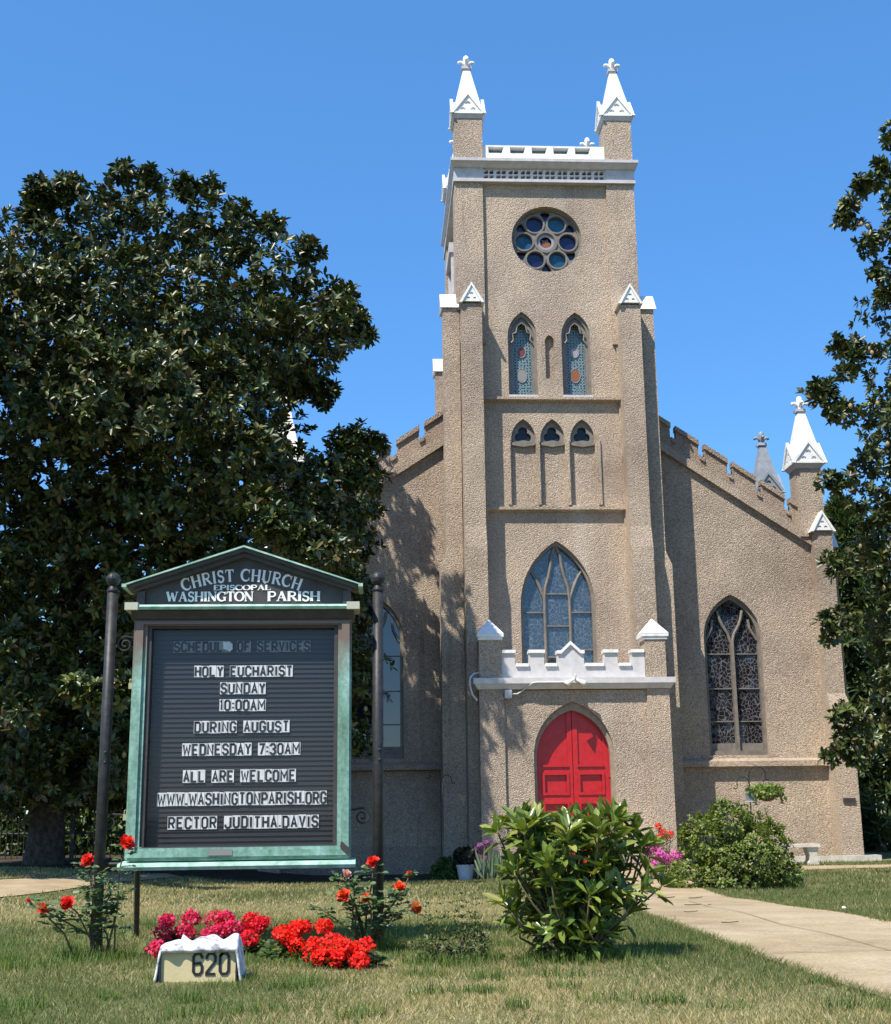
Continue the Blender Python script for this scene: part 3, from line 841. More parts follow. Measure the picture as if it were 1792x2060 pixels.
C_ = lambda c: 848.7 + .3223 * c
PZ = lambda v: 3.67 + (795 - v) * .0036
PXx = lambda c: 2.10 + (C_(c) - 963.0) * .009985
mb = MB()
ed = [(505, 585), (672, 768), (1105, 1200), (1290, 1385)]
out = [(2.53, 3.67), (5.40, 3.67)]
pts = []
zs_, zm_ = 3.955, 4.225
L_ = [2.56, 2.80, 3.06, 3.35, 3.62, 4.12, 4.37, 4.65, 4.92, 5.40]
xe = [2.53, 2.79, 3.05, 3.35, 3.61, 4.10, 4.36, 4.65, 4.92, 5.42]
pp = [(2.53, 3.67), (5.42, 3.67), (5.42, zm_), (5.14, zm_), (5.14, zs_), (4.87, zs_), (4.87, zm_), (4.60, zm_), (4.60, zs_), (4.33, zs_), (4.33, zm_ - .02), (3.86 + .20, zm_ - .02)]
GX_ = 3.925
outer = [(2.53, 3.67), (5.42, 3.67), (5.42, zm_), (5.15, zm_), (5.15, zs_), (4.87, zs_), (4.87, zm_), (4.60, zm_), (4.60, zs_), (4.24, zs_) if False else (4.33, zs_), (4.19, zs_), (4.19, 4.21), (4.12, 4.21), (GX_, 4.39), (3.73, 4.21), (3.66, 4.21), (3.66, zs_), (3.39, zs_), (3.39, zm_), (3.09, zm_), (3.09, zs_), (2.80, zs_), (2.80, zm_), (2.53, zm_)]
mb.plate(outer, [], 25.70, 25.90)
mb.build('parapet', M['porch_grazing_white'], porch)
mb = MB()
def cope(a, za, b, zb):
    mb = MB(); mb.plate([(a, za - .045), (b, zb - .045), (b, zb + .018), (a, za + .018)], [], 25.655, 25.94); mb.build('coping', M['white'], porch)
for (a, b, z) in ((2.54, 2.815, zm_), (2.816, 3.075, zs_), (3.077, 3.405, zm_), (3.406, 3.645, zs_), (4.205, 4.585, zs_), (4.586, 4.885, zm_), (4.886, 5.135, zs_), (5.137, 5.41, zm_)):
    cope(a, z, b, z)
cope(3.645, 4.21, 3.735, 4.21); cope(4.12, 4.21, 4.204, 4.21)
mb.plate([(3.735, 4.165), (GX_, 4.345), (4.12, 4.165), (4.12, 4.235), (GX_, 4.415), (3.735, 4.235)], [], 25.65, 25.945)
mb.build('coping', M['white'], porch)
for (a, b) in ((2.08, 2.53), (5.43, 5.84)):
    mb = MB(); c = (a + b) / 2; cy = 25.9
    mb.box(c - .27, c + .27, cy - .30, cy + .28, 4.50, 4.56); mb.box(c - .245, c + .245, cy - .275, cy + .255, 4.44, 4.499)
    mb.frustum(c - .275, c + .275, cy - .305, cy + .285, 4.561, c - .004, c + .004, cy - .014, cy - .006, 4.89)
    mb.build('pier_cap', M['white'], porch)

# doors: a moulded arch order frames the leaves
mb = MB()
mb.plate([(DX - .83, -.2)] and (arch(DX, .815, 2.15, 1.08, -.2, 14)), [arch(DX, .735, 2.12, .93, -.19, 14)], 25.80, 25.925)
mb.build('door_surround', M['door_frame'], church)
def leaf(sx):
    mb = MB()
    o = [p for p in arch(DX, .80, 2.15, 1.06, -.1, 14)]
    edge = DX + sx * .006
    pts = [p for p in o if (p[0] - DX) * sx > .001]
    if sx > 0: poly = [(edge, -.1)] + pts + [(edge, 3.2)]
    else: poly = [(edge, 3.2)] + [p for p in o if (p[0] - DX) < -.001][1:] + [(DX - .80, -.1), (edge, -.1)]
    ao = arch(DX, .80 - .09, 2.15, .93, -.1, 12)
    h1 = [(DX + sx * .105, 1.98), (DX + sx * .60, 1.98)]
    ap = [p for p in ao[2:] if sx * (p[0] - DX) > .105]
    ap = [p for p in ap if sx * (p[0] - DX) < .60 and p[1] > 2.0]
    ap.sort(key=lambda p: p[1])
    hz = max(p[1] for p in ap)
    h1 = [(DX + sx * .105, 1.98), (DX + sx * .60, 1.98)] + [(DX + sx * .60, min(p[1] for p in ap) - .01)] + ap + [(DX + sx * .105, hz + .04)]
    h2 = [(DX + sx * .105, 1.42), (DX + sx * .60, 1.42), (DX + sx * .60, 1.82), (DX + sx * .105, 1.82)]
    h3 = [(DX + sx * .105, .75), (DX + sx * .60, .75), (DX + sx * .60, 1.26), (DX + sx * .105, 1.26)]
    h4 = [(DX + sx * .105, .12), (DX + sx * .60, .12), (DX + sx * .60, .60), (DX + sx * .105, .60)]
    mb.plate(poly, [h1, h2, h3, h4], 25.93, 25.965)
    mb.plate(poly, [], 25.968, 25.99)
    d = mb.build('door_leaf', M['red'], church)
    return d
dl = leaf(-1); dr = leaf(1)
for sx in (-1, 1):
    for (z0, z1) in ((1.42, 1.82), (.75, 1.26), (.12, .60)):
        mb = MB(); a, b = sorted((DX + sx * .105, DX + sx * .60))
        mb.plate([(a - .02, z0 - .02), (b + .02, z0 - .02), (b + .02, z1 + .02), (a - .02, z1 + .02)], [[(a + .03, z0 + .03), (b - .03, z0 + .03), (b - .03, z1 - .03), (a + .03, z1 - .03)]], 25.905, 25.928)
        mb.build('panel_moulding', M['red'], dl if sx < 0 else dr)
    mb = MB(); a, b = sorted((DX + sx * .085, DX + sx * .62)); mb.box(a, b, 25.90, 25.928, 1.945, 1.99); mb.build('panel_moulding', M['red'], dl if sx < 0 else dr)
for z in (1.66, .45):
    mb = MB(); mb.box(DX + .755, DX + .795, 25.88, 25.925, z - .14, z + .14); mb.box(DX + .70, DX + .80, 25.872, 25.879, z + .04, z + .08); mb.build('hinge', M['black_iron'], dr)

# twin floodlight on the ledge with its conduit, and an elbow of downpipe on the left return
mb = MB()
mb.box(3.90, 4.02, 25.46, 25.51, 3.56, 3.66); mb.tube([(3.96, 25.47, 3.6), (3.96, 25.40, 3.66), (3.96, 25.38, 3.72)], .02, 8)
fl = mb.build('floodlight', M['white'], church)
for sx in (-1, 1):
    mb = MB(); p0 = Vector((3.96 + sx * .03, 25.42, 3.62)); d = Vector((sx * .75, -.25, -.45)).normalized()
    mb.tube([p0, p0 + d * .05, p0 + d * .10, p0 + d * .2], [.02, .032, .045, .068], 14)
    mb.build('lamp_head', M['white'], fl, True)
mb = MB()
mb.tube([(2.70, 25.60, 3.36), (2.82, 25.60, 3.36), (2.92, 25.60, 3.42), (3.03, 25.56, 3.50), (3.12, 25.50, 3.565), (3.2, 25.495, 3.575), (3.9, 25.495, 3.575)], .014, 8)
cd = mb.build('conduit', M['greypaint_light'], church)
mb = MB(); mb.box(2.57, 2.71, 25.56, 25.70, 3.28, 3.44); mb.build('junction_box', M['greypaint_light'], cd)
mb = MB(); mb.tube([(2.10, 25.8, 3.80), (1.98, 25.72, 3.78), (1.90, 25.66, 3.70), (1.885, 25.64, 3.55), (1.93, 25.62, 3.36), (2.03, 25.66, 3.24)], .02, 10); mb.build('downpipe', M['greypaint_light'], church)

# ------------------------------------------------------------------ stroke lettering
c_, d_ = .24, .15
def oc(x0=0, x1=1, y0=0, y1=1, tl=1, tr=1, br=1, bl=1, start=None):
    """chamfered box outline, clockwise from the top-left"""
    p = []
    p += [(x0, y1 - d_), (x0 + c_, y1)] if tl else [(x0, y1)]
    p += [(x1 - c_, y1), (x1, y1 - d_)] if tr else [(x1, y1)]
    p += [(x1, y0 + d_), (x1 - c_, y0)] if br else [(x1, y0)]
    p += [(x0 + c_, y0), (x0, y0 + d_)] if bl else [(x0, y0)]
    return p
def closed(p): return p + [p[0], p[1]]
BLK = {
 'A': [[(0, 0), (.5, 1), (1, 0)], [(.2, .33), (.8, .33)]],
 'C': [[(1, .72), (1, 1 - d_), (1 - c_, 1), (c_, 1), (0, 1 - d_), (0, d_), (c_, 0), (1 - c_, 0), (1, d_), (1, .28)]],
 'D': [closed(oc(tl=0, bl=0))],
 'E': [[(1, 1), (0, 1), (0, 0), (1, 0)], [(0, .5), (.8, .5)]],
 'F': [[(1, 1), (0, 1), (0, 0)], [(0, .5), (.8, .5)]],
 'G': [[(1, .74), (1, 1 - d_), (1 - c_, 1), (c_, 1), (0, 1 - d_), (0, d_), (c_, 0), (1 - c_, 0), (1, d_), (1, .46), (.55, .46)]],
 'H': [[(0, 0), (0, 1)], [(1, 0), (1, 1)], [(0, .5), (1, .5)]],
 'I': [[(.5, 0), (.5, 1)]],
 'J': [[(1, 1), (1, d_), (1 - c_, 0), (c_, 0), (0, d_), (0, .3)]],
 'L': [[(0, 1), (0, 0), (1, 0)]],
 'M': [[(0, 0), (0, 1), (.5, .35), (1, 1), (1, 0)]],
 'N': [[(0, 0), (0, 1), (1, 0), (1, 1)]],
 'O': [closed(oc())],
 'P': [[(0, 0), (0, 1), (1 - c_, 1), (1, 1 - d_), (1, .45 + d_), (1 - c_, .45), (0, .45)]],
 'R': [[(0, 0), (0, 1), (1 - c_, 1), (1, 1 - d_), (1, .47 + d_), (1 - c_, .47), (0, .47)], [(.5, .47), (1, 0)]],
 'S': [[(1, .76), (1, 1 - d_), (1 - c_, 1), (c_, 1), (0, 1 - d_), (0, .52 + d_), (c_, .52), (1 - c_, .49), (1, .49 - d_), (1, d_), (1 - c_, 0), (c_, 0), (0, d_), (0, .24)]],
 'T': [[(0, 1), (1, 1)], [(.5, 1), (.5, 0)]],
 'U': [[(0, 1), (0, d_), (c_, 0), (1 - c_, 0), (1, d_), (1, 1)]],
 'V': [[(0, 1), (.5, 0), (1, 1)]],
 'W': [[(0, 1), (.22, 0), (.5, .75), (.78, 0), (1, 1)]],
 'Y': [[(0, 1), (.5, .5), (1, 1)], [(.5, .5), (.5, 0)]],
 '0': [closed(oc())],
 '1': [[(.2, .82), (.55, 1), (.55, 0)]],
 '2': [[(0, .72), (0, 1 - d_), (c_, 1), (1 - c_, 1), (1, 1 - d_), (1, .62), (0, .08), (0, 0), (1, 0)]],
 '3': [[(0, .8), (0, 1 - d_), (c_, 1), (1 - c_, 1), (1, 1 - d_), (1, .5 + d_), (1 - c_, .51), (.4, .51)], [(1 - c_, .51), (1, .5 - d_), (1, d_), (1 - c_, 0), (c_, 0), (0, d_), (0, .2)]],
 '6': [[(1, .76), (1, 1 - d_), (1 - c_, 1), (c_, 1), (0, 1 - d_), (0, d_), (c_, 0), (1 - c_, 0), (1, d_), (1, .55 - d_), (1 - c_, .55), (0, .5)]],
 '7': [[(0, 1), (1, 1), (.4, 0)]],
 ':': [[(.5, .18), (.5, .32)], [(.5, .62), (.5, .76)]],
 '.': [[(.5, 0), (.5, .14)]],
}
_lift = [0]
def ribbon(mb, pts, w0, y, thick, frame):
    """flat stroke of constant width with mitred joints; frame maps (u,v) to (x,z)"""
    pts = [np.array(p, float) for p in pts]
    n = len(pts); A = []; B = []
    for i in range(n):
        d0 = pts[i] - pts[i - 1] if i else pts[1] - pts[0]
        d1 = pts[i + 1] - pts[i] if i < n - 1 else pts[-1] - pts[-2]
        d0 = d0 / (np.linalg.norm(d0) + 1e-9); d1 = d1 / (np.linalg.norm(d1) + 1e-9)
        t = d0 + d1; t = t / (np.linalg.norm(t) + 1e-9); nn = np.array([-t[1], t[0]])
        k = max(.45, nn.dot(np.array([-d0[1], d0[0]])))
        w = w0[i] if isinstance(w0, (list, tuple)) else w0
        A.append(pts[i] + nn * w / 2 / k); B.append(pts[i] - nn * w / 2 / k)
    _lift[0] = (_lift[0] + 1) % 7
    yf = y - .0003 * _lift[0]
    vs = []
    for p in A + B:
        x, z = frame(p); vs.append((x, yf, z))
    for p in A + B:
        x, z = frame(p); vs.append((x, y + thick, z))
    m = 2 * n; fs = []
    for i in range(n - 1):
        fs.append((i, n + i, n + i + 1, i + 1))
        fs.append((i, i + 1, m + i + 1, m + i)); fs.append((n + i + 1, n + i, m + n + i, m + n + i + 1))
    fs.append((0, m, m + n, n)); fs.append((n - 1, 2 * n - 1, m + 2 * n - 1, m + n - 1))
    mb.add(vs, fs)

def block_char(mb, ch, x, z, w, h, sw, y, thick=.001):
    for pl in BLK[ch]:
        ribbon(mb, [(x + p[0] * w, z + p[1] * h) for p in pl], sw, y, thick, lambda p: (p[0], p[1]))

# roman capitals: (points, width factor) with thick stems (1), thin strokes (.35) and small serifs
def arcpts(cx, cy, rx, ry, a0, a1, n=12): return [(cx + rx * math.cos(math.radians(a0 + (a1 - a0) * i / n)), cy + ry * math.sin(math.radians(a0 + (a1 - a0) * i / n))) for i in range(n + 1)]
def wv(n, a, b): return [a + (b - a) * math.sin(math.pi * i / (n - 1)) for i in range(n)]
def stem(x, y0=0, y1=1, s=.13): return [([(x, y0), (x, y1)], 1), ([(x - s, y0 + .02), (x + s, y0 + .02)], .36), ([(x - s, y1 - .02), (x + s, y1 - .02)], .36)]
ROM = {
 'C': (.86, [(arcpts(.47, .5, .40, .47, 48, 312, 16), 'c'), ([(.76, .68), (.78, 1)], .36), ([(.76, .3), (.78, .06)], .3)]),
 'H': (.9, stem(.16) + stem(.74) + [([(.16, .5), (.74, .5)], .36)]),
 'R': (.86, stem(.16) + [([(.16, .97), (.45, .97)] + arcpts(.45, .74, .22, .23, 90, -90, 8)[1:] + [(.16, .5)], .62), ([(.40, .5), (.76, .03)], .9), ([(.68, .02), (.9, .02)], .36)]),
 'I': (.36, stem(.18)),
 'S': (.66, [(arcpts(.33, .74, .21, .23, 20, 250, 10) + arcpts(.33, .26, .23, .25, 70, -165, 10), .75), ([(.54, .72), (.56, .98)], .3), ([(.10, .28), (.08, .02)], .3)]),
 'T': (.8, [([(.04, .97), (.76, .97)], .42), ([(.40, .97), (.40, 0)], 1), ([(.27, .02), (.53, .02)], .36), ([(.06, .98), (.05, .76)], .34), ([(.74, .98), (.75, .76)], .34)]),
 'U': (.88, [([(.17, 1), (.17, .30)] + arcpts(.44, .30, .27, .28, 180, 270, 6), 1), (arcpts(.44, .30, .27, .28, 270, 360, 6) + [(.71, 1)], .5), ([(.03, .98), (.31, .98)], .36), ([(.58, .98), (.84, .98)], .36)]),
 'E': (.72, stem(.15) + [([(.15, .97), (.64, .97)], .38), ([(.15, .03), (.66, .03)], .38), ([(.15, .52), (.5, .52)], .36), ([(.63, .98), (.64, .78)], .34), ([(.65, .02), (.66, .24)], .34)]),
 'P': (.76, stem(.16) + [([(.16, .97), (.44, .97)] + arcpts(.44, .72, .23, .25, 90, -90, 8)[1:] + [(.16, .47)], .66)]),
 'O': (.94, [(arcpts(.47, .5, .40, .47, 90, 270, 12), 'c'), (arcpts(.47, .5, .40, .47, 270, 450, 12), 'c')]),
 'A': (.9, [([(.14, .02), (.44, 1)], .42), ([(.42, 1), (.74, .02)], 1), ([(.24, .33), (.64, .33)], .34), ([(.02, .02), (.26, .02)], .36), ([(.60, .02), (.88, .02)], .36)]),
 'L': (.7, stem(.16) + [([(.16, .03), (.64, .03)], .38), ([(.63, .02), (.65, .26)], .34)]),
 'W': (1.16, [([(.10, .98), (.34, 0)], 1), ([(.34, 0), (.56, .9)], .42), ([(.54, .9), (.80, 0)], 1), ([(.80, 0), (1.02, .98)], .42), ([(-.02, .98), (.24, .98)], .36), ([(.90, .98), (1.14, .98)], .36)]),
 'N': (.94, [([(.15, 0), (.15, 1)], .42), ([(.12, .98), (.76, .03)], 1), ([(.77, 0), (.77, 1)], .42), ([(.03, .02), (.27, .02)], .36), ([(.02, .98), (.2, .98)], .36), ([(.65, .98), (.89, .98)], .36)]),
 'G': (.9, [(arcpts(.47, .5, .40, .47, 48, 305, 16), 'c'), ([(.76, .68), (.78, 1)], .36), ([(.74, .04), (.74, .42)], .9), ([(.58, .42), (.88, .42)], .36)]),
}
def roman_char(mb, ch, h, sw, y, frame):
    for pl, wf in ROM[ch][1]:
        pts = [(p[0] * h, p[1] * h) for p in pl]
        w = wv(len(pts), sw * .35, sw * 1.05) if wf == 'c' else sw * wf
        ribbon(mb, pts, w, y, .002, frame)

# ------------------------------------------------------------------ church notice board
SX, SY = -.818, 8.10
sign = thing('notice_board', 'black letter board in a green copper frame under a gabled pediment between two iron posts', 'sign', (SX, SY, zz(SX, SY)))
for (xb, xt) in ((-1.648, -1.643), (.022, .022)):
    z0 = zz(xb, SY)
    mb = MB()
    mb.tube([(xb, SY + .03, z0 - .1), (xb + (xt - xb) * .5, SY + .03, z0 + 1.1), (xt, SY + .03, 2.455)], .0335, 18)
    mb.lathe(xt, SY + .03, [(.0335, 2.45), (.037, 2.452), (.037, 2.466), (.018, 2.495), (.016, 2.50)], 18)
    for z in (1.46, 1.40) if xb < -1 else (1.46, 1.40):
        xx = xb + (xt - xb) * (z - z0) / (2.455 - z0)
        mb.tube([(xx + .01, SY + .0, z), (xx + .01, SY - .012, z)], .008, 8)
    p = mb.build('post', M['black_iron'], sign, True)
    mb = MB(); prof = [(.044 * math.sin(math.radians(a)) + .0005, 2.535 - .044 * math.cos(math.radians(a))) for a in range(0, 181, 12)]
    mb.lathe(xt, SY + .03, prof, 20)
    mb.tube([(xt + .045 * math.cos(a), SY + .03 + .045 * math.sin(a), 2.535) for a in np.linspace(0, 2 * math.pi, 25)], .003, 6)
    mb.tube([(xt, SY + .03 - .045 * math.cos(a), 2.535 + .045 * math.sin(a)) for a in np.linspace(-1.5, 1.5, 14)], .003, 6)
    mb.build('ball_finial', M['black_iron'], p, True)
# wrought scroll brackets joining board and posts
def spiral(cx, cz, r0, turns, a0, sg, lead):
    pts = list(lead)
    n = 34
    for i in range(n + 1):
        t = i / n; a = a0 + sg * t * turns * 2 * math.pi; r = r0 * (1 - .82 * t)
        pts.append((cx + r * math.cos(a), SY + .05, cz + r * math.sin(a)))
    return pts
for (cx, cz, lead, a0, sg) in ((-1.555, 2.125, [(-1.49, SY + .05, 2.165)], 1.1, 1), (-1.605, 1.045, [(-1.49, SY + .05, 1.085)], 1.1, 1), (-.075, 2.125, [(-.145, SY + .05, 2.165)], 2.04, -1), (-.075, 1.06, [(-.145, SY + .05, 1.10)], 2.04, -1)):
    mb = MB(); mb.tube(spiral(cx, cz, .052, 1.7, a0, sg, lead), .006, 6); mb.build('scroll_bracket', M['black_iron'], sign)
mb = MB(); mb.tube([(-1.645, SY + .05, .80), (-1.50, SY + .05, .80)], .012, 8); 
mb.build('crossbar', M['black_iron'], sign)
mb = MB(); mb.tube([(-1.47, SY + .28, 1.0), (-1.56, SY + .9, zz(-1.56, 9) - .05)], .018, 8); mb.build('back_strut', M['black_iron'], sign)

def bev(x, z, h):  # helper: bevelled rail section points along x
    return [(SY - .035, z), (SY - .055, z + h * .25), (SY - .055, z + h * .75), (SY - .03, z + h), (SY + .02, z + h), (SY + .02, z)]
FX0, FX1, FZ0, FZ1 = -1.487, -.143, .825, 2.265
mb = MB()
mb.plate([(FX0, FZ0), (FX1, FZ0), (FX1, FZ1), (FX0, FZ1)], [[(FX0 + .083, FZ0 + .066), (FX1 - .083, FZ0 + .066), (FX1 - .083, FZ1 - .038), (FX0 + .083, FZ1 - .038)]], SY - .045, SY + .02)
frame_ = mb.build('frame', M['verdigris'], sign)
mb = MB()
mb.plate([(FX0 + .012, FZ0 + .012), (FX1 - .012, FZ0 + .012), (FX1 - .012, FZ1 - .012), (FX0 + .012, FZ1 - .012)], [[(FX0 + .06, FZ0 + .05), (FX1 - .06, FZ0 + .05), (FX1 - .06, FZ1 - .03), (FX0 + .06, FZ1 - .03)]], SY - .062, SY - .046)
mb.build('frame_moulding', M['verdigris'], frame_)
mb = MB(); mb.plate([(FX0 + .084, FZ0 + .067), (FX1 - .084, FZ0 + .067), (FX1 - .084, FZ1 - .039), (FX0 + .084, FZ1 - .039)], [[(FX0 + .108, FZ0 + .072), (FX1 - .108, FZ0 + .072), (FX1 - .108, FZ1 - .052), (FX0 + .108, FZ1 - .052)]], SY - .03, SY + .06)
mb.build('inner_frame', M['dark_metal'], frame_)
mb = MB(); mb.box(FX0 + .5, FX0 + .64, SY - .066, SY - .062, FZ0 + .02, FZ0 + .055); mb.build('name_plate', mat('tarnished_plate', (.22, .21, .2), .5), frame_)
for x in (FX0 + .035, FX1 - .035):
    mb = MB(); mb.plate([(x - .03, FZ0 + .06), (x + .028, FZ0 + .0), (x + .03, FZ0 + .05), (x - .02, FZ0 + .095)], [], SY - .068, SY - .0625)
    if x > -.5: mb.build('corner_strap', M['dark_metal'], frame_)
mb = MB(); mb.box(FX0 + .02, FX1 - .02, SY + .075, SY + .17, FZ0 + .02, FZ1); mb.build('cabinet_back', M['dark_metal'], sign)
# sill and ledge mouldings
mb = MB(); mb.plate([(SY - .10, .765), (SY - .11, .785), (SY - .10, .805), (SY + .12, .815), (SY + .12, .765)], [], FX0 - .03, FX1 + .03, 'x'); mb.box(FX0 + .01, FX1 - .01, SY - .03, SY + .1, .815, .8245)
mb.build('sill', M['verdigris_trim'], sign)
mb = MB(); mb.plate([(SY - .105, 2.322), (SY - .115, 2.338), (SY - .10, 2.352), (SY + .12, 2.36), (SY + .12, 2.318)], [], FX0 - .045, FX1 + .045, 'x')
lg = mb.build('ledge', M['verdigris_trim'], sign)
for x in (FX0 - .05, FX1 - .03):
    mb = MB(); mb.box(x, x + .08, SY - .122, SY + .1, 2.318, 2.364); mb.build('ledge_end', mat('tarnished_cream', (.42, .42, .32), .6), lg)
mb = MB(); mb.plate([(SY - .06, 2.266), (SY - .085, 2.317), (SY + .12, 2.317), (SY + .12, 2.266)], [], FX0 - .015, FX1 + .015, 'x'); mb.build('frieze', M['dark_metal'], sign)
# pediment
AX = -.818
slope = (2.725 - 2.485) / .755
mb = MB(); mb.plate([(FX0 + .01, 2.361), (FX1 - .01, 2.361), (FX1 - .01, 2.485), (AX, 2.485 + slope * .66), (FX0 + .01, 2.485)], [], SY, SY + .12)
ped = mb.build('pediment', M['dark_metal'], sign)
for x in (FX0 + .005, FX1 - .055):
    mb = MB(); mb.box(x, x + .05, SY - .03, SY - .0005, 2.361, 2.45); mb.build('end_block', M['dark_metal'], ped)
mb = MB()
mb.plate([(AX - .727, 2.475), (AX, 2.475 + .24), (AX + .727, 2.475), (AX + .727, 2.483), (AX, 2.483 + .243), (AX - .727, 2.483)], [], SY - .105, SY + .2)
rf = mb.build('roof', M['verdigris_trim'], sign)
mb = MB()
mb.plate([(AX - .712, 2.455), (AX, 2.455 + .237), (AX + .712, 2.455), (AX + .712, 2.4745), (AX, 2.4745 + .237), (AX - .712, 2.4745)], [], SY - .085, SY + .15)
mb.plate([(AX - .68, 2.44), (AX, 2.44 + .224), (AX + .68, 2.44), (AX + .68, 2.4665), (AX, 2.4665 + .2245), (AX - .68, 2.4665)], [], SY - .05, SY + .0)
mb.build('cornice_moulding', M['dark_metal'], rf)
for sx in (-1, 1):
    mb = MB(); mb.box(AX + sx * .717, AX + sx * .745, SY - .11, SY + .19, 2.462, 2.482); mb.build('gutter_end', M['verdigris_trim'], rf)

# pediment lettering
mb = MB(); K = .00088
def roman_line(txt, cx0, cx1, cyb, h, sw, y):
    tot = sum(ROM[c][0] if c != ' ' else .8 for c in txt)
    wid = (cx1 - cx0) * K; k = wid / (tot * h); x = AX - .006 + (cx0 - 905) * K; z = 2.372 + (470 - cyb) * K
    for c in txt:
        if c != ' ':
            roman_char(mb, c, h, sw, y, lambda p, x=x, z=z, k=k: (x + p[0] * k, z + p[1]))
        x += (ROM[c][0] if c != ' ' else .8) * h * k
roman_line('EPISCOPAL', 692, 1100, 372, .032, .0075, SY - .004)
roman_line('WASHINGTON', 360, 980, 452, .060, .0135, SY - .004)
roman_line('PARISH', 1074, 1455, 452, .060, .0135, SY - .004)
def roman_arc(txt, a0, a1, cyc, R, h, sw):
    tot = sum(ROM[c][0] + .1 if c != ' ' else .55 for c in txt)
    ang = a0
    cz = 2.366 + (470 - cyc) * K - R
    for c in txt:
        wa = (ROM[c][0] + .1 if c != ' ' else .55) / tot * (a1 - a0)
        if c != ' ':
            def fr(p, ang=ang, wa=wa, c=c):
                a = ang + wa * (p[0] / h) / (ROM[c][0] + .1)
                return (AX - .015 + (R + p[1]) * math.sin(a), cz + (R + p[1]) * math.cos(a))
            roman_char(mb, c, h, sw, SY - .004, fr)
        ang += wa
roman_arc('CHRIST CHURCH', -.352, .352, 300, 1.06, .076, .016)
mb.build('pediment_lettering', M['white_letter'], ped)

# letter board with grooves, glass and message tiles
BZ0, BZ1, BX0, BX1 = FZ0 + .072, FZ1 - .052, FX0 + .108, FX1 - .108
mb = MB()
nb = 44; dz = (BZ1 - BZ0) / nb
prof = []
for i in range(nb):
    z = BZ0 + i * dz
    prof += [(SY + .05, z), (SY + .05, z + dz * .84), (SY + .044, z + dz * .86), (SY + .044, z + dz * .98)]
mb.plate([(SY + .07, BZ0)] + prof + [(SY + .07, BZ1)], [], BX0, BX1, 'x')
board = mb.build('letter_board', M['panel'], sign)
LINES = [('SCHEDULE OF SERVICES', 512, 1282, 595, 660), ('HOLY EUCHARIST', 628, 1180, 735, 800), ('SUNDAY', 772, 1028, 830, 897), ('10:00AM', 768, 1028, 925, 992),
         ('DURING AUGUST', 627, 1158, 1045, 1113), ('WEDNESDAY 7:30AM', 563, 1217, 1168, 1238), ('ALL ARE WELCOME', 568, 1190, 1315, 1385),
         ('WWW.WASHINGTONPARISH.ORG', 428, 1358, 1436, 1510), ('RECTOR JUDITHA.DAVIS', 487, 1312, 1565, 1636)]
WID = {'I': .55, '1': .6, ':': .5, '.': .45, 'W': 1.25, 'M': 1.2, ' ': .8}
K2 = .00111
r2 = random.Random(3)
for li, (txt, a, b, t, u) in enumerate(LINES):
    tot = sum(WID.get(c, 1.0) for c in txt)
    cc = 897 + (a - a)  # text column centre
    x = SX - .011 + (t - 560) * .00003 + (a - 897) * K2; k = (b - a) * K2 / tot
    zt = 1.0366 + (1600 - t) * .0011; zb = 1.0366 + (1600 - u) * .0011
    tiles = MB(); ink = MB(); spot = MB()
    for ci, c in enumerate(txt):
        w = WID.get(c, 1.0) * k
        if c != ' ':
            j = r2.uniform(-.0015, .0015); g = .0012
            yj = SY + .0415 - r2.uniform(0, .0015)
            tiles.box(x + g, x + w - g, yj, SY + .0438, zb + j, zt + j)
            h = (zt - zb) * .78; zb2 = zb + (zt - zb) * .11 + j
            m = .2 * k if c not in 'I1:.' else .08 * k
            if c == 'W' or c == 'M': m = .2 * k
            missing = li == 0 and txt[ci] == 'E' and ci == 7
            if missing:
                spot.plate([(x - .002, zb + .022), (x + w * .5, zb + .014), (x + w * .9, zb + .006), (x + w * 1.25, zb + .02), (x + w * 1.2, zt - .018), (x + w * .6, zt - .002), (x + w * .3, zt - .008), (x - .004, zt - .002)], [], SY + .036, SY + .038)
            else:
                block_char(ink, c, x + m, zb2, w - 2 * m, h, (.0118 if c not in 'WM' else .0100), yj - .0012)
        x += w
    ml = tiles.build('message_line', M['tile_shade'] if li == 0 else M['tile'], board)
    ink.build('lettering', M['ink'], ml)
    if spot.v: spot.build('bare_patch', M['tile'], ml)
mb = MB(); mb.add([(BX0 - .01, SY + .01, BZ0 - .01), (BX1 + .01, SY + .01, BZ0 - .01), (BX1 + .01, SY + .01, BZ1 + .01), (BX0 - .01, SY + .01, BZ1 + .01)], [(0, 1, 2, 3)])
mb.build('glass_pane', M['pane'], sign)
# brass padlocks on the left edge of the cabinet
for z in (1.88, 1.09):
    mb = MB(); mb.box(-1.515, -1.492, SY + .0, SY + .03, z - .035, z); mb.tube([(-1.51, SY + .015, z), (-1.51, SY + .015, z + .02), (-1.503, SY + .015, z + .028), (-1.497, SY + .015, z + .02), (-1.497, SY + .015, z)], .003, 6)
    mb.build('padlock', mat('brass', (.55, .47, .26), .4, .6), sign)

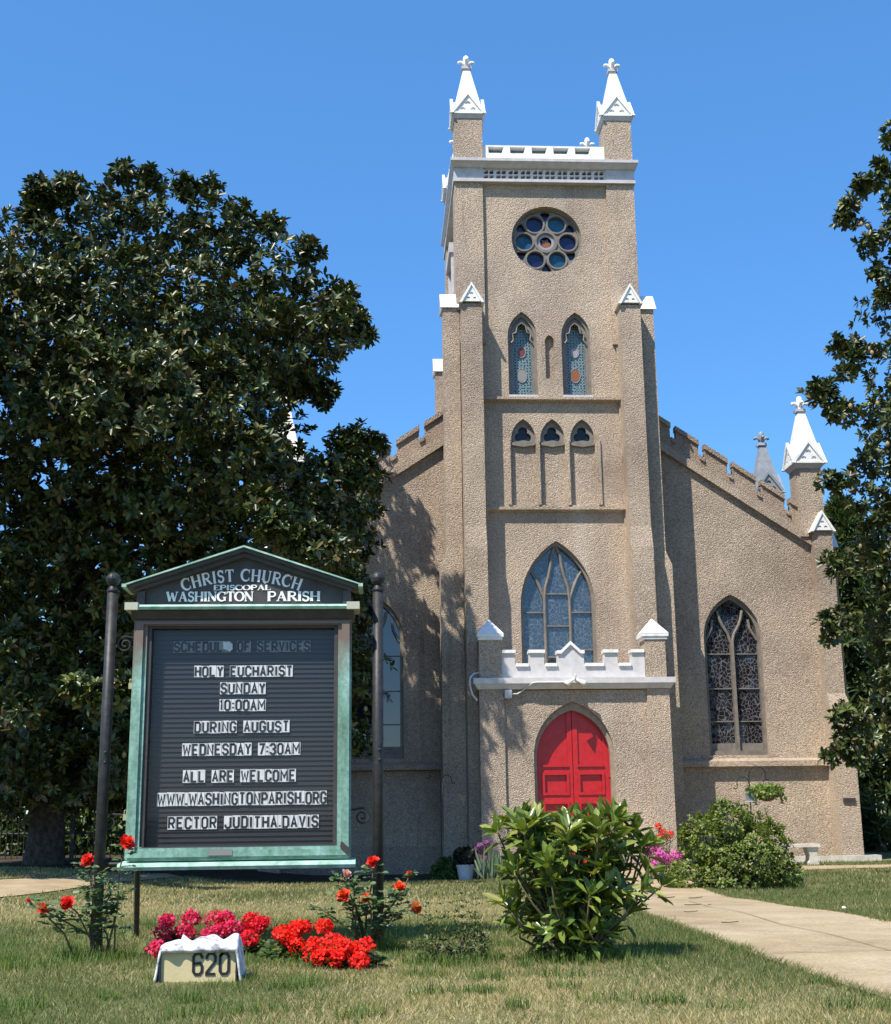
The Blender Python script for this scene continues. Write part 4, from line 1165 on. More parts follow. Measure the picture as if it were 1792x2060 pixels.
# ------------------------------------------------------------------ house number marker
bx_, by_ = -.825, 6.44
zb_ = zz(bx_, by_) + .022
marker = thing('house_number_marker', 'low cream block with black numerals 620 and a lumpy white stone cap in the grass', 'address marker', (bx_, by_, zb_))
hw = .178
mb = MB(); mb.box(bx_ - hw, bx_ + hw, by_ + .012, by_ + .17, zb_ - .05, zb_ + .125)
mb.build('block', mat('cream_panel', rough=.55, build=weathered((.50, .42, .22), (.58, .49, .27), 5.)), marker)
mb = MB()
for i, ch in enumerate('620'):
    block_char(mb, ch, bx_ - .028 + i * .062 + .004, zb_ + .012, .040, .092, .0125, by_ + .008, .006)
mb.build('numerals', M['ink'], marker)
mb = MB(); mb.plate([(bx_ - hw - .004, zb_ - .02), (bx_ - hw + .004, zb_ - .02), (bx_ - hw + .004, zb_ + .12), (bx_ + hw - .004, zb_ + .12), (bx_ + hw - .004, zb_ - .02), (bx_ + hw + .004, zb_ - .02), (bx_ + hw + .004, zb_ + .128), (bx_ - hw - .004, zb_ + .128)], [], by_ - .004, by_ + .0115)
mb.build('edge_strip', M['ink'], marker)
# cap: lumpy stone resting on top and trailing down both sides
gx, gy = 60, 24
u = np.linspace(-1, 1, gx); v = np.linspace(0, 1, gy)
UU, VV = np.meshgrid(u, v)
xx = UU * (hw + .03); prof_ = np.sin(np.pi * np.clip(VV, 0, 1)) ** .35
lump = .026 * np.abs(np.sin(UU * 4.6 + .9)) ** 1.1 + .004 * np.sin(UU * 15 + VV * 5) + .006 * np.sin(VV * 8 + UU * 6)
edge = ss(.86, 1.0, np.abs(UU))
ztop = .128 + (.026 + lump) * prof_ * (1 - edge) * np.where(UU < -.45, .55, 1.0) - edge * .17 * (.6 + .4 * (1 - np.abs(VV - .4)))
yy = by_ - .012 + VV * .215 + .008 * np.sin(UU * 13)
Vt = np.stack([bx_ + xx, yy, zb_ + ztop], -1).reshape(-1, 3)
Vb = np.stack([bx_ + xx * .96, yy * .98 + by_ * .02, zb_ + np.minimum(.1275, ztop - .018)], -1).reshape(-1, 3)
Vb[:, 2] = np.minimum(Vb[:, 2], Vt[:, 2] - .012)
idx = (np.arange(gy - 1)[:, None] * gx + np.arange(gx - 1)[None]).ravel()
Ft = np.stack([idx, idx + 1, idx + gx + 1, idx + gx], 1); Fb = Ft[:, ::-1] + gx * gy
rim = list(range(gx)) + [gx * (i + 1) - 1 for i in range(1, gy)] + [gx * gy - 1 - i for i in range(1, gx)] + [gx * (gy - 1 - i) for i in range(1, gy - 1)]
Fr = np.array([[rim[i], rim[i - 1], rim[i - 1] + gx * gy, rim[i] + gx * gy] for i in range(len(rim))])
def capmat(nt, b):
    co = objco(nt)
    c = ramp(nt, noise(nt, 22, 5, .65, co), [(.36, (.22, .22, .23)), (.5, (.62, .62, .62)), (.6, (.74, .74, .73))])
    nt.links.new(c, b.inputs['Base Color']); bump(nt, b, noise(nt, 40, 4, .6, co), .3, .01)
np_mesh('stone_cap', np.concatenate([Vt, Vb]), np.concatenate([Ft, Fb, Fr]), mat('white_washed_stone', rough=.8, build=capmat), marker, None, True)

# ------------------------------------------------------------------ trees
LT = [(-6.02, 22.5, 11.15, .95), (-6.62, 22.5, 10.3, .9), (-5.28, 22.5, 11.64, 1.07), (-4.1, 23, 11.99, 1.05), (-3.06, 23, 11.9, 0.96), (-2.01, 23, 11.0, 1.05), (-1.25, 23, 10.2, 0.91), (-0.73, 23, 9.96, 0.57), (-5.65, 21.5, 9.57, 1.25), (-4.29, 21.5, 9.76, 1.25), (-3.07, 21.5, 9.59, 1.25), (-2.07, 22, 9.23, 1.01), (-7.54, 22.5, 10.33, 1.68), (-7.55, 22, 7.81, 1.83), (-7.1, 22, 5.17, 1.74), (-5.63, 20.5, 7.78, 1.28), (-4.51, 20.5, 7.88, 1.19), (-3.46, 20.5, 7.8, 1.19), (-2.6, 21.5, 7.95, 1.03), (-5.54, 20.5, 6.27, 1.28), (-4.28, 20.5, 6.28, 1.28), (-3.16, 20.5, 6.28, 1.19), (-2.27, 21, 6.83, 0.96), (-1.63, 23, 7.67, 0.67), (-1.07, 23, 7.1, 0.62), (-0.5, 23.5, 7.43, 0.54), (-1.04, 23.5, 6.38, 0.83), (-1.83, 22, 5.95, 0.91), (-0.58, 23.5, 6.28, 0.59), (-5.46, 20.5, 4.89, 1.28), (-4.26, 20, 4.8, 1.25), (-3.12, 20, 4.95, 1.08), (-2.17, 20.5, 5.05, 0.98), (-1.22, 20.5, 5.12, 0.81), (-0.62, 20.5, 5.12, 0.47), (-5.23, 20.5, 3.63, 1.19), (-4.16, 20.5, 3.78, 1.02), (-4.79, 20.5, 2.62, 0.81), (-5.62, 20.5, 2.55, 0.94), (-4.25, 20.5, 2.54, 0.6), (-0.86, 24, 4.78, 0.8), (-0.59, 24.5, 3.81, 0.71), (-0.59, 24.5, 2.7, 0.61), (-3.56, 25, 10.33, 1.56), (-5.66, 25.5, 10.5, 1.69), (-4.45, 25, 7.72, 1.77), (-2.5, 25, 7.73, 1.14), (-4.18, 24, 5.07, 1.69), (-2.33, 24, 4.6, 1.5), (-1.26, 23.5, 9.29, 0.49), (-1.79, 23, 9.02, 0.57), (-3.21, 24, 3.23, 1.4), (-1.89, 24.5, 3.07, 1.22)]
LTS = [(-4.74, 22.5, 12.91, 0.21), (-4.23, 22.5, 12.76, 0.22), (-3.53, 22.5, 12.62, 0.22), (-3.14, 23, 12.88, 0.19), (-2.6, 23, 12.22, 0.24), (-1.98, 23, 12.07, 0.24), (-6.05, 22, 12.18, 0.32), (-5.57, 22, 12.28, 0.27), (-6.2, 22, 11.75, 0.26), (-1.26, 23, 11.57, 0.25), (-0.59, 23, 10.71, 0.25), (-0.36, 23, 10.11, 0.29), (-0.26, 23, 9.86, 0.21), (-0.97, 23.5, 8.89, 0.25), (-1.35, 23.5, 8.89, 0.23), (-0.31, 23.5, 7.96, 0.29), (-0.01, 23.5, 7.91, 0.21), (-0.59, 23.5, 7.91, 0.24), (-0.17, 23.5, 7.24, 0.34), (-1.47, 19.5, 5.39, 0.32), (-0.71, 19.5, 5.0, 0.32), (-1.78, 19.5, 5.79, 0.24), (-1.01, 19.5, 5.16, 0.28), (-4.39, 19.3, 2.89, 0.24), (-3.99, 19.3, 2.81, 0.28), (-5.16, 19.3, 2.61, 0.32), (-5.29, 19.3, 3.55, 0.32), (-3.74, 19.3, 2.92, 0.24)]
RT = [(10.01, 22, 13.56, 0.37), (9.84, 22, 12.31, 0.5), (9.32, 22, 11.84, 0.37), (9.72, 22, 11.49, 0.55), (8.95, 22, 11.74, 0.13), (9.58, 22, 10.49, 0.46), (9.58, 22, 9.51, 0.37), (9.53, 22, 8.93, 0.59), (8.9, 22, 9.17, 0.27), (8.64, 22, 9.41, 0.15), (8.01, 21.5, 8.32, 0.25), (7.73, 21.5, 8.28, 0.14), (8.24, 21.5, 7.82, 0.4), (9.16, 22, 7.98, 0.69), (8.82, 22, 7.23, 0.55), (9.43, 22, 6.95, 0.87), (8.57, 22, 6.49, 0.46), (8.14, 21.5, 6.68, 0.2), (8.98, 22, 5.94, 0.64), (8.48, 22, 5.4, 0.41), (8.02, 21.5, 5.22, 0.2), (9.08, 22, 5.13, 0.73), (8.45, 22, 4.52, 0.41), (7.89, 21.5, 4.14, 0.25), (9.02, 22, 3.99, 0.69), (8.76, 22, 3.04, 0.55), (8.14, 21.5, 2.58, 0.31), (8.82, 22, 2.28, 0.55), (8.02, 21.5, 2.17, 0.31), (7.83, 21.5, 1.97, 0.18), (11.08, 22.5, 12.79, 1.31), (10.84, 22.5, 10.51, 1.59), (10.83, 22.5, 8.53, 1.78), (10.72, 22.5, 6.61, 1.87), (10.53, 22.5, 4.77, 1.87), (10.36, 22.5, 3.16, 1.68), (9.52, 22, 2.27, 1.01), (11.07, 22.5, 14.72, 0.75), (12.46, 23, 9.71, 1.91), (12.4, 23, 6.74, 2.1), (12.06, 23, 3.92, 2.1)]
LT += [(-1.62, 26, 11.28, 0.81), (-0.98, 26, 10.95, 0.59), (-2.02, 26, 10.05, 0.86), (-1.18, 26, 10.06, 0.54), (-0.62, 24, 10.81, 0.45), (-0.48, 22.3, 9.83, 0.42), (-0.35, 22.3, 9.66, 0.26), (-5.63, 21, 1.74, 0.7), (-5.1, 22, 1.88, 0.73), (-4.47, 22.5, 2.02, 0.65), (-6.65, 22, 2.26, 1.37), (-7.5, 22, 3.91, 1.83), (-6.47, 25, 2.6, 1.25), (-5.47, 25.5, 2.62, 1.17), (-4.14, 25.5, 2.6, 1.17), (-3.23, 26, 1.86, 0.86), (-4.96, 26.5, 1.79, 0.77), (-6.22, 26.5, 1.71, 0.66), (-1.84, 25.5, 1.83, 0.85), (-1.13, 26, 4.38, 0.86), (-1.93, 26, 4.89, 1.08)]
LT = [((x * 1.12, y * 1.12, 1.07 + (z - 1.07) * 1.12, q * 1.12) if z < 5.3 and y < 21.2 else ((x * 1.06, y * 1.06, 1.07 + (z - 1.07) * 1.06, q * 1.06) if z < 7.2 and y < 21 else (x, y, z, q))) for (x, y, z, q) in LT]
LT += [(-0.34, 26.2, 7.94, 0.46), (-0.19, 26.5, 7.21, 0.4), (-0.54, 26, 6.47, 0.52), (-0.26, 26.2, 8.32, 0.3), (-0.37, 25.5, 4.51, 0.4), (-0.3, 25.5, 3.53, 0.38), (-0.34, 25.5, 2.57, 0.44), (-0.26, 26.2, 5.63, 0.37), (-0.64, 26, 5.59, 0.54), (-0.72, 26, 3.58, 0.65)]
LT += [(-7.6, 18.5, 10.0, 1.8), (-8.6, 18.0, 8.5, 1.8), (-7.5, 19.0, 8.2, 1.5), (-9.6, 20, 10.2, 1.8), (-8.1, 19.5, 10.6, 1.1), (-7.2, 18.4, 6.4, 1.3)]  # unseen boughs added on the sunward side to shade the lower crown
RTS = [(9.88, 22, 13.74, 0.15), (9.79, 22, 13.5, 0.11), (9.7, 22, 12.87, 0.15), (9.57, 22, 13.03, 0.09), (8.85, 22, 11.89, 0.13), (8.75, 22, 11.81, 0.09), (9.2, 22, 12.59, 0.18), (9.49, 22, 12.66, 0.16), (8.92, 22, 12.14, 0.18), (9.23, 22, 11.39, 0.2), (9.37, 22, 10.84, 0.16), (9.47, 22, 10.29, 0.16), (8.55, 22, 9.41, 0.13), (8.8, 22, 9.12, 0.18), (8.49, 22, 9.26, 0.13), (7.78, 21.5, 8.28, 0.14), (7.92, 21.5, 8.37, 0.13), (8.04, 21.5, 8.18, 0.14), (8.15, 21.5, 7.91, 0.18), (7.94, 21.5, 8.05, 0.11), (8.4, 21.5, 8.65, 0.14), (8.13, 21.5, 8.46, 0.11), (7.92, 21.5, 6.68, 0.13), (8.09, 21.5, 6.59, 0.14), (8.23, 21.5, 6.72, 0.14), (7.83, 21.5, 5.22, 0.16), (8.01, 21.5, 5.09, 0.16), (7.72, 21.5, 4.18, 0.16), (7.76, 21.5, 3.97, 0.14), (7.94, 21.5, 4.27, 0.16), (7.75, 21.5, 2.01, 0.14), (7.89, 21.5, 2.18, 0.16), (7.58, 21.5, 1.93, 0.13), (8.0, 21.5, 1.93, 0.14), (7.89, 21.5, 2.67, 0.16), (7.79, 21.5, 2.51, 0.13)]
RT = [(x + .16, y, z, q * (.70 if q < 1 else .88)) for (x, y, z, q) in RT]
MAG = [(.032, .052, .015), (.044, .066, .017), (.058, .080, .019), (.074, .096, .023), (.100, .116, .030), (.024, .038, .014), (.105, .080, .030)]
LT = [(x, y, z, q * (.86 if (x > -3.2 and z > 6.8) else .94)) for (x, y, z, q) in LT if (x, y, z, q) != (-1.18, 26, 10.06, .54)]

def limbs(mb, base, tops, r0, fork):
    """trunk to fork height, then a curved limb to every bough"""
    bx, by, bz = base
    mb.tube([(bx, by, bz - .3), (bx + .02, by, bz + .1), (bx + .03, by + .02, bz + .7), (bx, by, fork), (bx + .1, by, fork + 1.5), (bx + .25, by, fork + 4), (bx + .3, by, fork + 7)], [r0 * 1.5, r0 * 1.2, r0, r0 * .92, r0 * .7, r0 * .45, r0 * .2], 12)
    for (x, y, z, r) in tops:
        zf = max(bz + 1.2, min(fork + 6, z - .35 * math.hypot(x - bx, y - by) - .3))
        p0 = Vector((bx + .03 * (zf - fork), by, zf)); p3 = Vector((x, y, z))
        m1 = p0.lerp(p3, .4) + Vector((0, 0, .1)); m2 = p0.lerp(p3, .75) + Vector((0, 0, .06))
        k = r0 * .30 * min(1.2, r + .2)
        mb.tube([p0, m1, m2, p3], [k, k * .7, k * .45, k * .2], 6)

def magnolia(name, label, lobes, sprigs, base, r0, fork, dens, leafL, seed):
    r = np.random.default_rng(seed)
    t = thing(name, label, 'tree', base, None)
    mb = MB(); limbs(mb, base, [l for l in lobes if l[3] > .45], r0, fork); mb.build('trunk', M['bark'], t, True)
    L = Leaves()
    L.add(lobe_crown(lobes, dens, r, leafL, leafL * .42, 8, MAG, up=.45, inner=.16, gap=-1.25))
    if sprigs: L.add(lobe_crown(sprigs, dens * 2.2, r, leafL, leafL * .42, 8, MAG, up=.7, inner=.4, skip=.2))
    L.build('crown', M['glossy_leaf'], t)
    # pale seed cones among the leaves
    mb = MB()
    for i in range(40):
        l = lobes[r.integers(0, len(lobes))]; d = nrm(r.normal(size=3) + np.array([0, -1.2, .3]))
        p = np.array(l[:3]) + d * l[3] * 1.03
        mb.lathe(p[0], p[1], [(.01, p[2] - .05), (.035, p[2] - .02), (.038, p[2] + .02), (.012, p[2] + .055)], 7)
    mb.build('seed_cones', mat('seed_cone', (.30, .22, .09), .7), t, True)['kind'] = 'stuff'
    return t
magnolia('magnolia_tree', 'broad dark glossy magnolia tree rising behind the notice board', LT, LTS, (-5.85, 24.0, zz(-5.85, 24.0)), .30, 2.2, 27, .155, 11)
magnolia('magnolia_tree', 'tall dark magnolia tree reaching in at the right edge of the picture', RT, RTS, (11.4, 22.8, zz(11.4, 22.8)), .34, 2.0, 24, .15, 12)

def conifer(x, y, h, w, label, seed, z0=0):
    r = np.random.default_rng(seed)
    t = thing('cedar_tree', label, 'tree', (x, y, z0))
    mb = MB(); mb.tube([(x, y, z0 - .2), (x, y, z0 + h * .5), (x, y, z0 + h)], [.3, .2, .03], 8); mb.build('trunk', M['bark'], t, True)
    n = 2600
    zf = r.uniform(.03, 1, n) ** .8; a = r.uniform(0, 6.28, n); rad = w * (1 - zf) ** .8 * np.sqrt(r.uniform(.2, 1, n)) * (1 + .25 * np.sin(a * 5 + zf * 30))
    C = np.stack([x + rad * np.cos(a), y + rad * np.sin(a), z0 + zf * h - rad * .15], 1)
    A = np.stack([np.cos(a), np.sin(a), np.full(n, .25)], 1) + r.normal(0, .3, (n, 3))
    P, D, U = rosettes(C, A, 8, .7, .3, r)
    m = len(P)
    L = Leaves(); L.add(leaf_geo(P, D, U, .38 * r.uniform(.6, 1.2, m), .07, .1, .25, palette(m, [(.05, .085, .03), (.075, .11, .035), (.035, .06, .022), (.10, .125, .04)], r)))
    L.build('crown', M['leaf'], t)
conifer(13.2, 35, 9.5, 3.2, 'feathery green cedar behind the magnolia at the right end of the church', 21)

def broadleaf(name, label, x, y, h, w, seed, z0=0., cols=None, cat='tree', group=None, low=.18, n_l=22):
    r = np.random.default_rng(seed)
    t = thing(name, label, cat, (x, y, z0), group)
    lob = []
    for i in range(n_l):
        d = nrm(r.normal(size=3)); q = r.uniform(.35, .8)
        lob.append((x + d[0] * w * q, y + d[1] * w * q, z0 + h * (low + .5 * (1 - low)) + d[2] * h * (1 - low) * .5 * q, w * r.uniform(.28, .42)))
    mb = MB(); limbs(mb, (x, y, z0), lob, .26, z0 + h * low); mb.build('trunk', M['bark'], t, True)
    L = Leaves(); L.add(lobe_crown(lob, 5.0 / max(.5, w * .28), r, .24, .13, 7, cols or [(.03, .05, .018), (.04, .065, .02), (.055, .08, .025)], up=.3))
    L.build('crown', M['leaf'], t)
for i, (x, y, h, w, lab) in enumerate([(-15.5, 40, 11, 4.6, 'bushy tree far behind the magnolia at the left edge'), (-8.6, 44, 12, 5.0, 'tall leafy tree behind the iron fence, beyond the magnolia trunk'), (-3.2, 47, 10, 4.2, 'leafy tree between the magnolia trunk and the left wing'), (17.5, 44, 12, 5.2, 'leafy tree far behind the cedar at the right edge'), (12.8, 54, 10, 4.6, 'distant leafy tree in the gap beside the right church wall')]):
    broadleaf('shade_tree', lab, x, y, h, w, 40 + i, zz(x, y), group='trees beyond the churchyard', low=.12)

def hedge(name, label, x0, x1, y, h, d, seed, cols, z0=None, cat='hedge', leaf=.085, dens=60):
    r = np.random.default_rng(seed)
    n = int((x1 - x0) * (h + d) * dens * 2)
    X = r.uniform(x0, x1, n); f = r.uniform(0, 1, n)
    Hh = h * (.9 + .18 * np.sin(X * 2.3) + .1 * np.sin(X * 6.1))
    side = f < .6
    Y = np.where(side, y - d / 2 + r.normal(0, .07, n), y + r.uniform(-d / 2, d / 2, n))
    Z = np.where(side, r.uniform(.02, 1, n) * Hh, Hh * (.96 + .06 * r.normal(size=n)))
    C = np.stack([X, Y, Z + zg(X, Y)], 1); A = np.stack([r.normal(0, .4, n), np.where(side, -1, -.1), np.where(side, .5, 1)], 1) + r.normal(0, .3, (n, 3))
    P, D, U = rosettes(C, A, 6, .9, .4, r); m = len(P)
    t = thing(name, label, cat, ((x0 + x1) / 2, y, zz((x0 + x1) / 2, y)))
    L = Leaves(); L.add(leaf_geo(P, D, U, leaf * r.uniform(.7, 1.3, m), leaf * .55, .15, .1, palette(m, cols, r))); L.build('foliage', M['leaf'], t)
    mb = MB()
    xx_ = x0 + .2
    while xx_ < x1:
        z_ = zz(xx_, y); mb.tube([(xx_, y, z_ - .05), (xx_ + .05, y, z_ + h * .5), (xx_ - .03, y, z_ + h * .85)], [.03, .02, .008], 5); xx_ += .45
    mb.build('stems', M['bark'], t)['kind'] = 'stuff'
    return t
hedge('hedge', 'shaggy green hedge behind the iron fence under the magnolia', -15.5, -2.3, 30.2, 2.3, 1.2, 61, [(.05, .085, .02), (.075, .12, .03), (.035, .06, .018), (.10, .14, .035)], leaf=.17, dens=60)
hedge('hedge', 'dark hedge at the far right beside the church', 11.6, 22, 33.5, 2.6, .9, 62, [(.03, .05, .018), (.045, .07, .022)], leaf=.16, dens=26)

# iron fence under the magnolia
fn = thing('iron_fence', 'low dark iron picket fence in the shade behind the magnolia trunk', 'fence', (-6.5, 27.2, zz(-6.5, 27.2)))
FA, FB = -9.5, -2.6
mb = MB()
for z in (1.42, .78): mb.tube([(FA, 27.2, z), (FB, 27.2, z)], .022, 6)
mb.build('rail', M['black_iron'], fn)
mb = MB(); x = FA + .06
while x < FB:
    mb.tube([(x, 27.17, .25), (x, 27.17, 1.5)], .011, 5); x += .115
mb.build('pickets', M['black_iron'], fn)
for x in (-9.5, -7.8, -6.07, -4.35, -2.6):
    mb = MB(); mb.box(x - .035, x + .035, 27.16, 27.24, .1, 1.56); mb.lathe(x, 27.2, [(.04, 1.56), (.05, 1.6), (.01, 1.66)], 8); mb.build('post', M['black_iron'], fn)

# parked van glimpsed past the right corner
vx, vy = 13.45, 41.0
vz = zz(vx, vy)
van = thing('parked_van', 'black van parked in deep shade beyond the right corner of the church', 'van', (vx, vy, vz))
blackp = mat('black_car_paint', (.012, .012, .014), .25)
mb = MB()
prof = [(-2.3, .35), (2.3, .35), (2.3, .95), (2.05, 1.78), (1.9, 1.86), (-1.1, 1.86), (-1.75, 1.15), (-2.25, 1.0)]
mb.plate([(vy + a, vz + b) for (a, b) in prof], [], vx - .9, vx + .9, 'x'); mb.build('body', blackp, van)
mb = MB(); mb.add([(vx - .78, vy - 1.77, vz + 1.17), (vx + .78, vy - 1.77, vz + 1.17), (vx + .70, vy - 1.16, vz + 1.80), (vx - .70, vy - 1.16, vz + 1.80)], [(0, 1, 2, 3)]); mb.build('windscreen', M['glass_plain'], van)
for sx in (-1, 1):
    mb = MB(); mb.box(vx + sx * .92, vx + sx * 1.12, vy - 1.35, vy - 1.25, vz + 1.12, vz + 1.32); mb.build('wing_mirror', blackp, van)
    mb = MB(); mb.box(vx + sx * .55, vx + sx * .82, vy - 2.32, vy - 2.24, vz + .68, vz + .86); mb.build('headlight', M['glass_pale'], van)
    for yy in (-1.45, 1.4):
        mb = MB(); mb.tube([(vx + sx * .70, vy + yy, vz + .34), (vx + sx * .91, vy + yy, vz + .34)], .34, 18)
        w_ = mb.build('wheel', mat('tyre', (.02, .02, .02), .8), van)
        mb = MB(); mb.tube([(vx + sx * .90, vy + yy, vz + .34), (vx + sx * .915, vy + yy, vz + .34)], .19, 14); mb.build('rim', M['greypaint'], w_)

# ------------------------------------------------------------------ shrubs
def envelope(c, rad, n, r, lo=-.7):
    d = nrm(r.normal(size=(n, 3))); d[:, 2] = np.maximum(d[:, 2], lo); d = nrm(d)
    return d

# rhododendron in the middle of the lawn
r = np.random.default_rng(71)
bx, by = 1.05, 7.17; bz = zz(bx, by)
rh = thing('rhododendron', 'leggy rhododendron with long glossy leaves in whorls standing in front of the red door', 'shrub', (bx, by, bz))
tips = []
def tip_band(n, zlo, zhi, w, wy):
    for i in range(n):
        a = 2 * math.pi * (i + r.uniform(0, .7)) / n; k = r.uniform(.55, 1.0)
        tips.append((bx + .01 + w * k * math.cos(a), by + wy * k * math.sin(a), bz + r.uniform(zlo, zhi)))
tip_band(12, .68, .78, .40, .32); tip_band(8, .66, .80, .22, .20); tip_band(12, .48, .62, .40, .32); tip_band(12, .28, .44, .34, .28); tip_band(8, .2, .34, .2, .26); tip_band(6, .15, .26, .24, .2); tip_band(5, .3, .5, .18, .16)
tips += [(1.47, 7.15, 1.03 - .10), (1.53, 7.2, .93), (1.42, 7.0, .72), (1.48, 7.1, .80), (.63, 7.1, 1.02), (.72, 7.15, 1.05), (.66, 7.1, .66), (.84, 7.05, 1.07), (1.30, 7.1, 1.08)]
tips += [(t_[0] + r.normal(0, .05), t_[1] + r.normal(0, .05), t_[2] - r.uniform(.02, .09)) for t_ in tips[::2]]
tips = np.array(tips) - np.array([0, 0, .055]); tips[:, 2] = np.maximum(tips[:, 2], bz + .1); tips[:, 0] = bx + (tips[:, 0] - bx) * .93
mb = MB()
for t_ in tips:
    p0 = Vector((bx + r.normal(0, .03), by + r.normal(0, .03), bz - .02)); p3 = Vector(t_)
    side = Vector((p3.x - bx, p3.y - by, 0))
    m1 = p0 + side * .35 + Vector((0, 0, (p3.z - bz) * .35)); m2 = p0 + side * .8 + Vector((0, 0, (p3.z - bz) * .72))
    mb.tube([p0, m1, m2, p3], [.010, .008, .006, .005], 6)
mb.build('stems', M['stem'], rh, True)
A = tips - np.array([bx, by, bz + .15]); A = nrm(A * np.array([1, 1, .5]) + np.array([0, 0, .45])) + r.normal(0, .15, tips.shape)
P, D, U = rosettes(tips, A, 9, .82, .24, r); n = len(P)
L = Leaves()
RH = [(.12, .175, .034), (.165, .22, .042), (.20, .25, .05), (.09, .135, .028), (.28, .30, .07)]
L.add(leaf_geo(P, D, U, (.118 * r.uniform(.7, 1.2, n)), .038, .2, .10, palette(n, RH, r)))
# older whorl a little below each tip
P, D, U = rosettes(tips - nrm(A) * .05, A, 4, 1.3, .25, r); n = len(P)
L.add(leaf_geo(P, D, U, (.112 * r.uniform(.7, 1.15, n)), .036, .16, .18, palette(n, RH[:4], r)))
inn = nrm(r.normal(size=(40, 3))) * r.uniform(.25, 1.0, (40, 1)) ** .5 * np.array([.34, .28, .32]) + np.array([bx + .01, by, bz + .40])
inn = inn[inn[:, 2] > bz + .08]
P, D, U = rosettes(inn, nrm((inn - np.array([bx, by, bz + .2])) + np.array([0, 0, .12])) + r.normal(0, .2, inn.shape), 8, 1.05, .3, r); n = len(P)
L.add(leaf_geo(P, D, U, .115 * r.uniform(.7, 1.15, n), .037, .16, .16, palette(n, RH[:4], r)))
L.build('foliage', M['big_leaf'], rh)
mb = MB()
for t_, a_ in zip(tips, nrm(A)):
    mb.tube([t_ - a_ * .02, t_ + a_ * .03], [.006, .004], 5)
mb.build('buds', M['stem_yellow'], rh, True)['kind'] = 'stuff'

def bush(name, label, c, rad, n, leaf, cols, seed, shaggy=.06, m='leaf', sprigs=0, cat='shrub'):
    r = np.random.default_rng(seed)
    x, y = c; z = zz(x, y)
    t = thing(name, label, cat, (x, y, z))
    d = nrm(r.normal(size=(n, 3))); d[:, 2] = np.abs(d[:, 2]) * 1.05 - .12; d = nrm(d)
    f = 1 + .10 * np.sin(d[:, 0] * 6 + seed) * np.sin(d[:, 1] * 5) + .07 * np.sin(d[:, 2] * 9 + d[:, 0] * 4)
    k = f * r.uniform(.70, 1.0, n) ** .5 + r.normal(0, shaggy * .6, n)
    C = np.array([x, y, z + rad[2] * .10]) + d * k[:, None] * np.array(rad) * np.array([1, 1, .92])
    C[:, 2] = np.maximum(C[:, 2], z + .02)
    A = d + np.array([0, 0, .45]) + r.normal(0, .3, (n, 3))
    P, D, U = rosettes(C, A, 7, .95, .35, r); q = len(P)
    L = Leaves(); L.add(leaf_geo(P, D, U, leaf * r.uniform(.7, 1.25, q), leaf * .5, .15, .1, palette(q, cols, r)))
    if sprigs:
        for i in range(sprigs):
            dd = nrm(np.array([r.normal(0, .9), r.normal(-.2, .5), 1.0])); b0 = np.array([x, y, z + rad[2] * .1]) + dd * np.array(rad) * .9
            ln = r.uniform(.08, .2)
            C2 = b0 + np.array([0, 0, 1.0]) * np.linspace(0, ln, 6)[:, None] + r.normal(0, .01, (6, 3))
            P, D, U = rosettes(C2, np.tile([[0, 0, 1.]], (6, 1)), 5, .8, .2, r); q = len(P)
            L.add(leaf_geo(P, D, U, leaf * .85, leaf * .4, .15, .1, palette(q, cols, r)))
    L.build('foliage', M[m], t)
    mb = MB()
    for i in range(14):
        a = r.uniform(0, 6.28); e = np.array([x + rad[0] * .6 * math.cos(a), y + rad[1] * .6 * math.sin(a), z + rad[2] * r.uniform(.4, .85)])
        mb.tube([(x + .08 * math.cos(a), y + .08 * math.sin(a), z - .03), ((x + e[0]) / 2, (y + e[1]) / 2, z + rad[2] * .3), e], [.02, .014, .006], 5)
    mb.build('stems', M['bark'], t)
    return t
r = np.random.default_rng(81)
cx_, cy_ = 5.16, 18.9; cz_ = zz(cx_, cy_)
sh = thing('rounded_shrub', 'wide rounded green shrub beside the path in front of the right wing', 'shrub', (cx_, cy_, cz_))
lob = []
for i in range(64):
    d = nrm(r.normal(size=3)); d[2] = abs(d[2]) * 1.1 - .15; d = nrm(d); q = r.uniform(.62, .9)
    lob.append((cx_ + d[0] * .86 * q, cy_ + d[1] * .72 * q, max(cz_ + .12, cz_ + .12 + d[2] * 1.02 * q), r.uniform(.17, .29)))
L = Leaves(); L.add(lobe_crown(lob, 150, r, .052, .030, 7, [(.10, .14, .023), (.14, .18, .03), (.185, .215, .04), (.07, .10, .02)], up=.5, inner=.12, skip=.84))
for i in range(46):
    dd = nrm(np.array([r.normal(0, .8), r.normal(-.2, .5), 1.0])); b0 = np.array([cx_, cy_, cz_ + .1]) + dd * np.array([.86, .7, .95]) * .98
    C2 = b0 + np.array([r.normal(0, .2), 0, 1.0]) * np.linspace(0, r.uniform(.06, .20), 6)[:, None]
    P, D, U = rosettes(C2, np.tile([[0, 0, 1.]], (6, 1)), 5, .8, .2, r); q = len(P)
    L.add(leaf_geo(P, D, U, .045, .02, .15, .1, palette(q, [(.11, .15, .024), (.155, .20, .03)], r)))
L.build('foliage', M['leaf'], sh)
mb = MB()
for l in lob[::3]: mb.tube([(cx_ + (l[0] - cx_) * .1, cy_ + (l[1] - cy_) * .1, cz_ - .03), ((cx_ + l[0]) / 2, (cy_ + l[1]) / 2, cz_ + (l[2] - cz_) * .4), l[:3]], [.02, .014, .006], 5)
mb.build('stems', M['bark'], sh)
bush('small_shrub', 'small low green plant at the foot of the left buttress beside the white planter', (1.36, 25.3), (.26, .22, .36), 420, .07, [(.06, .10, .025), (.09, .14, .035)], 82)
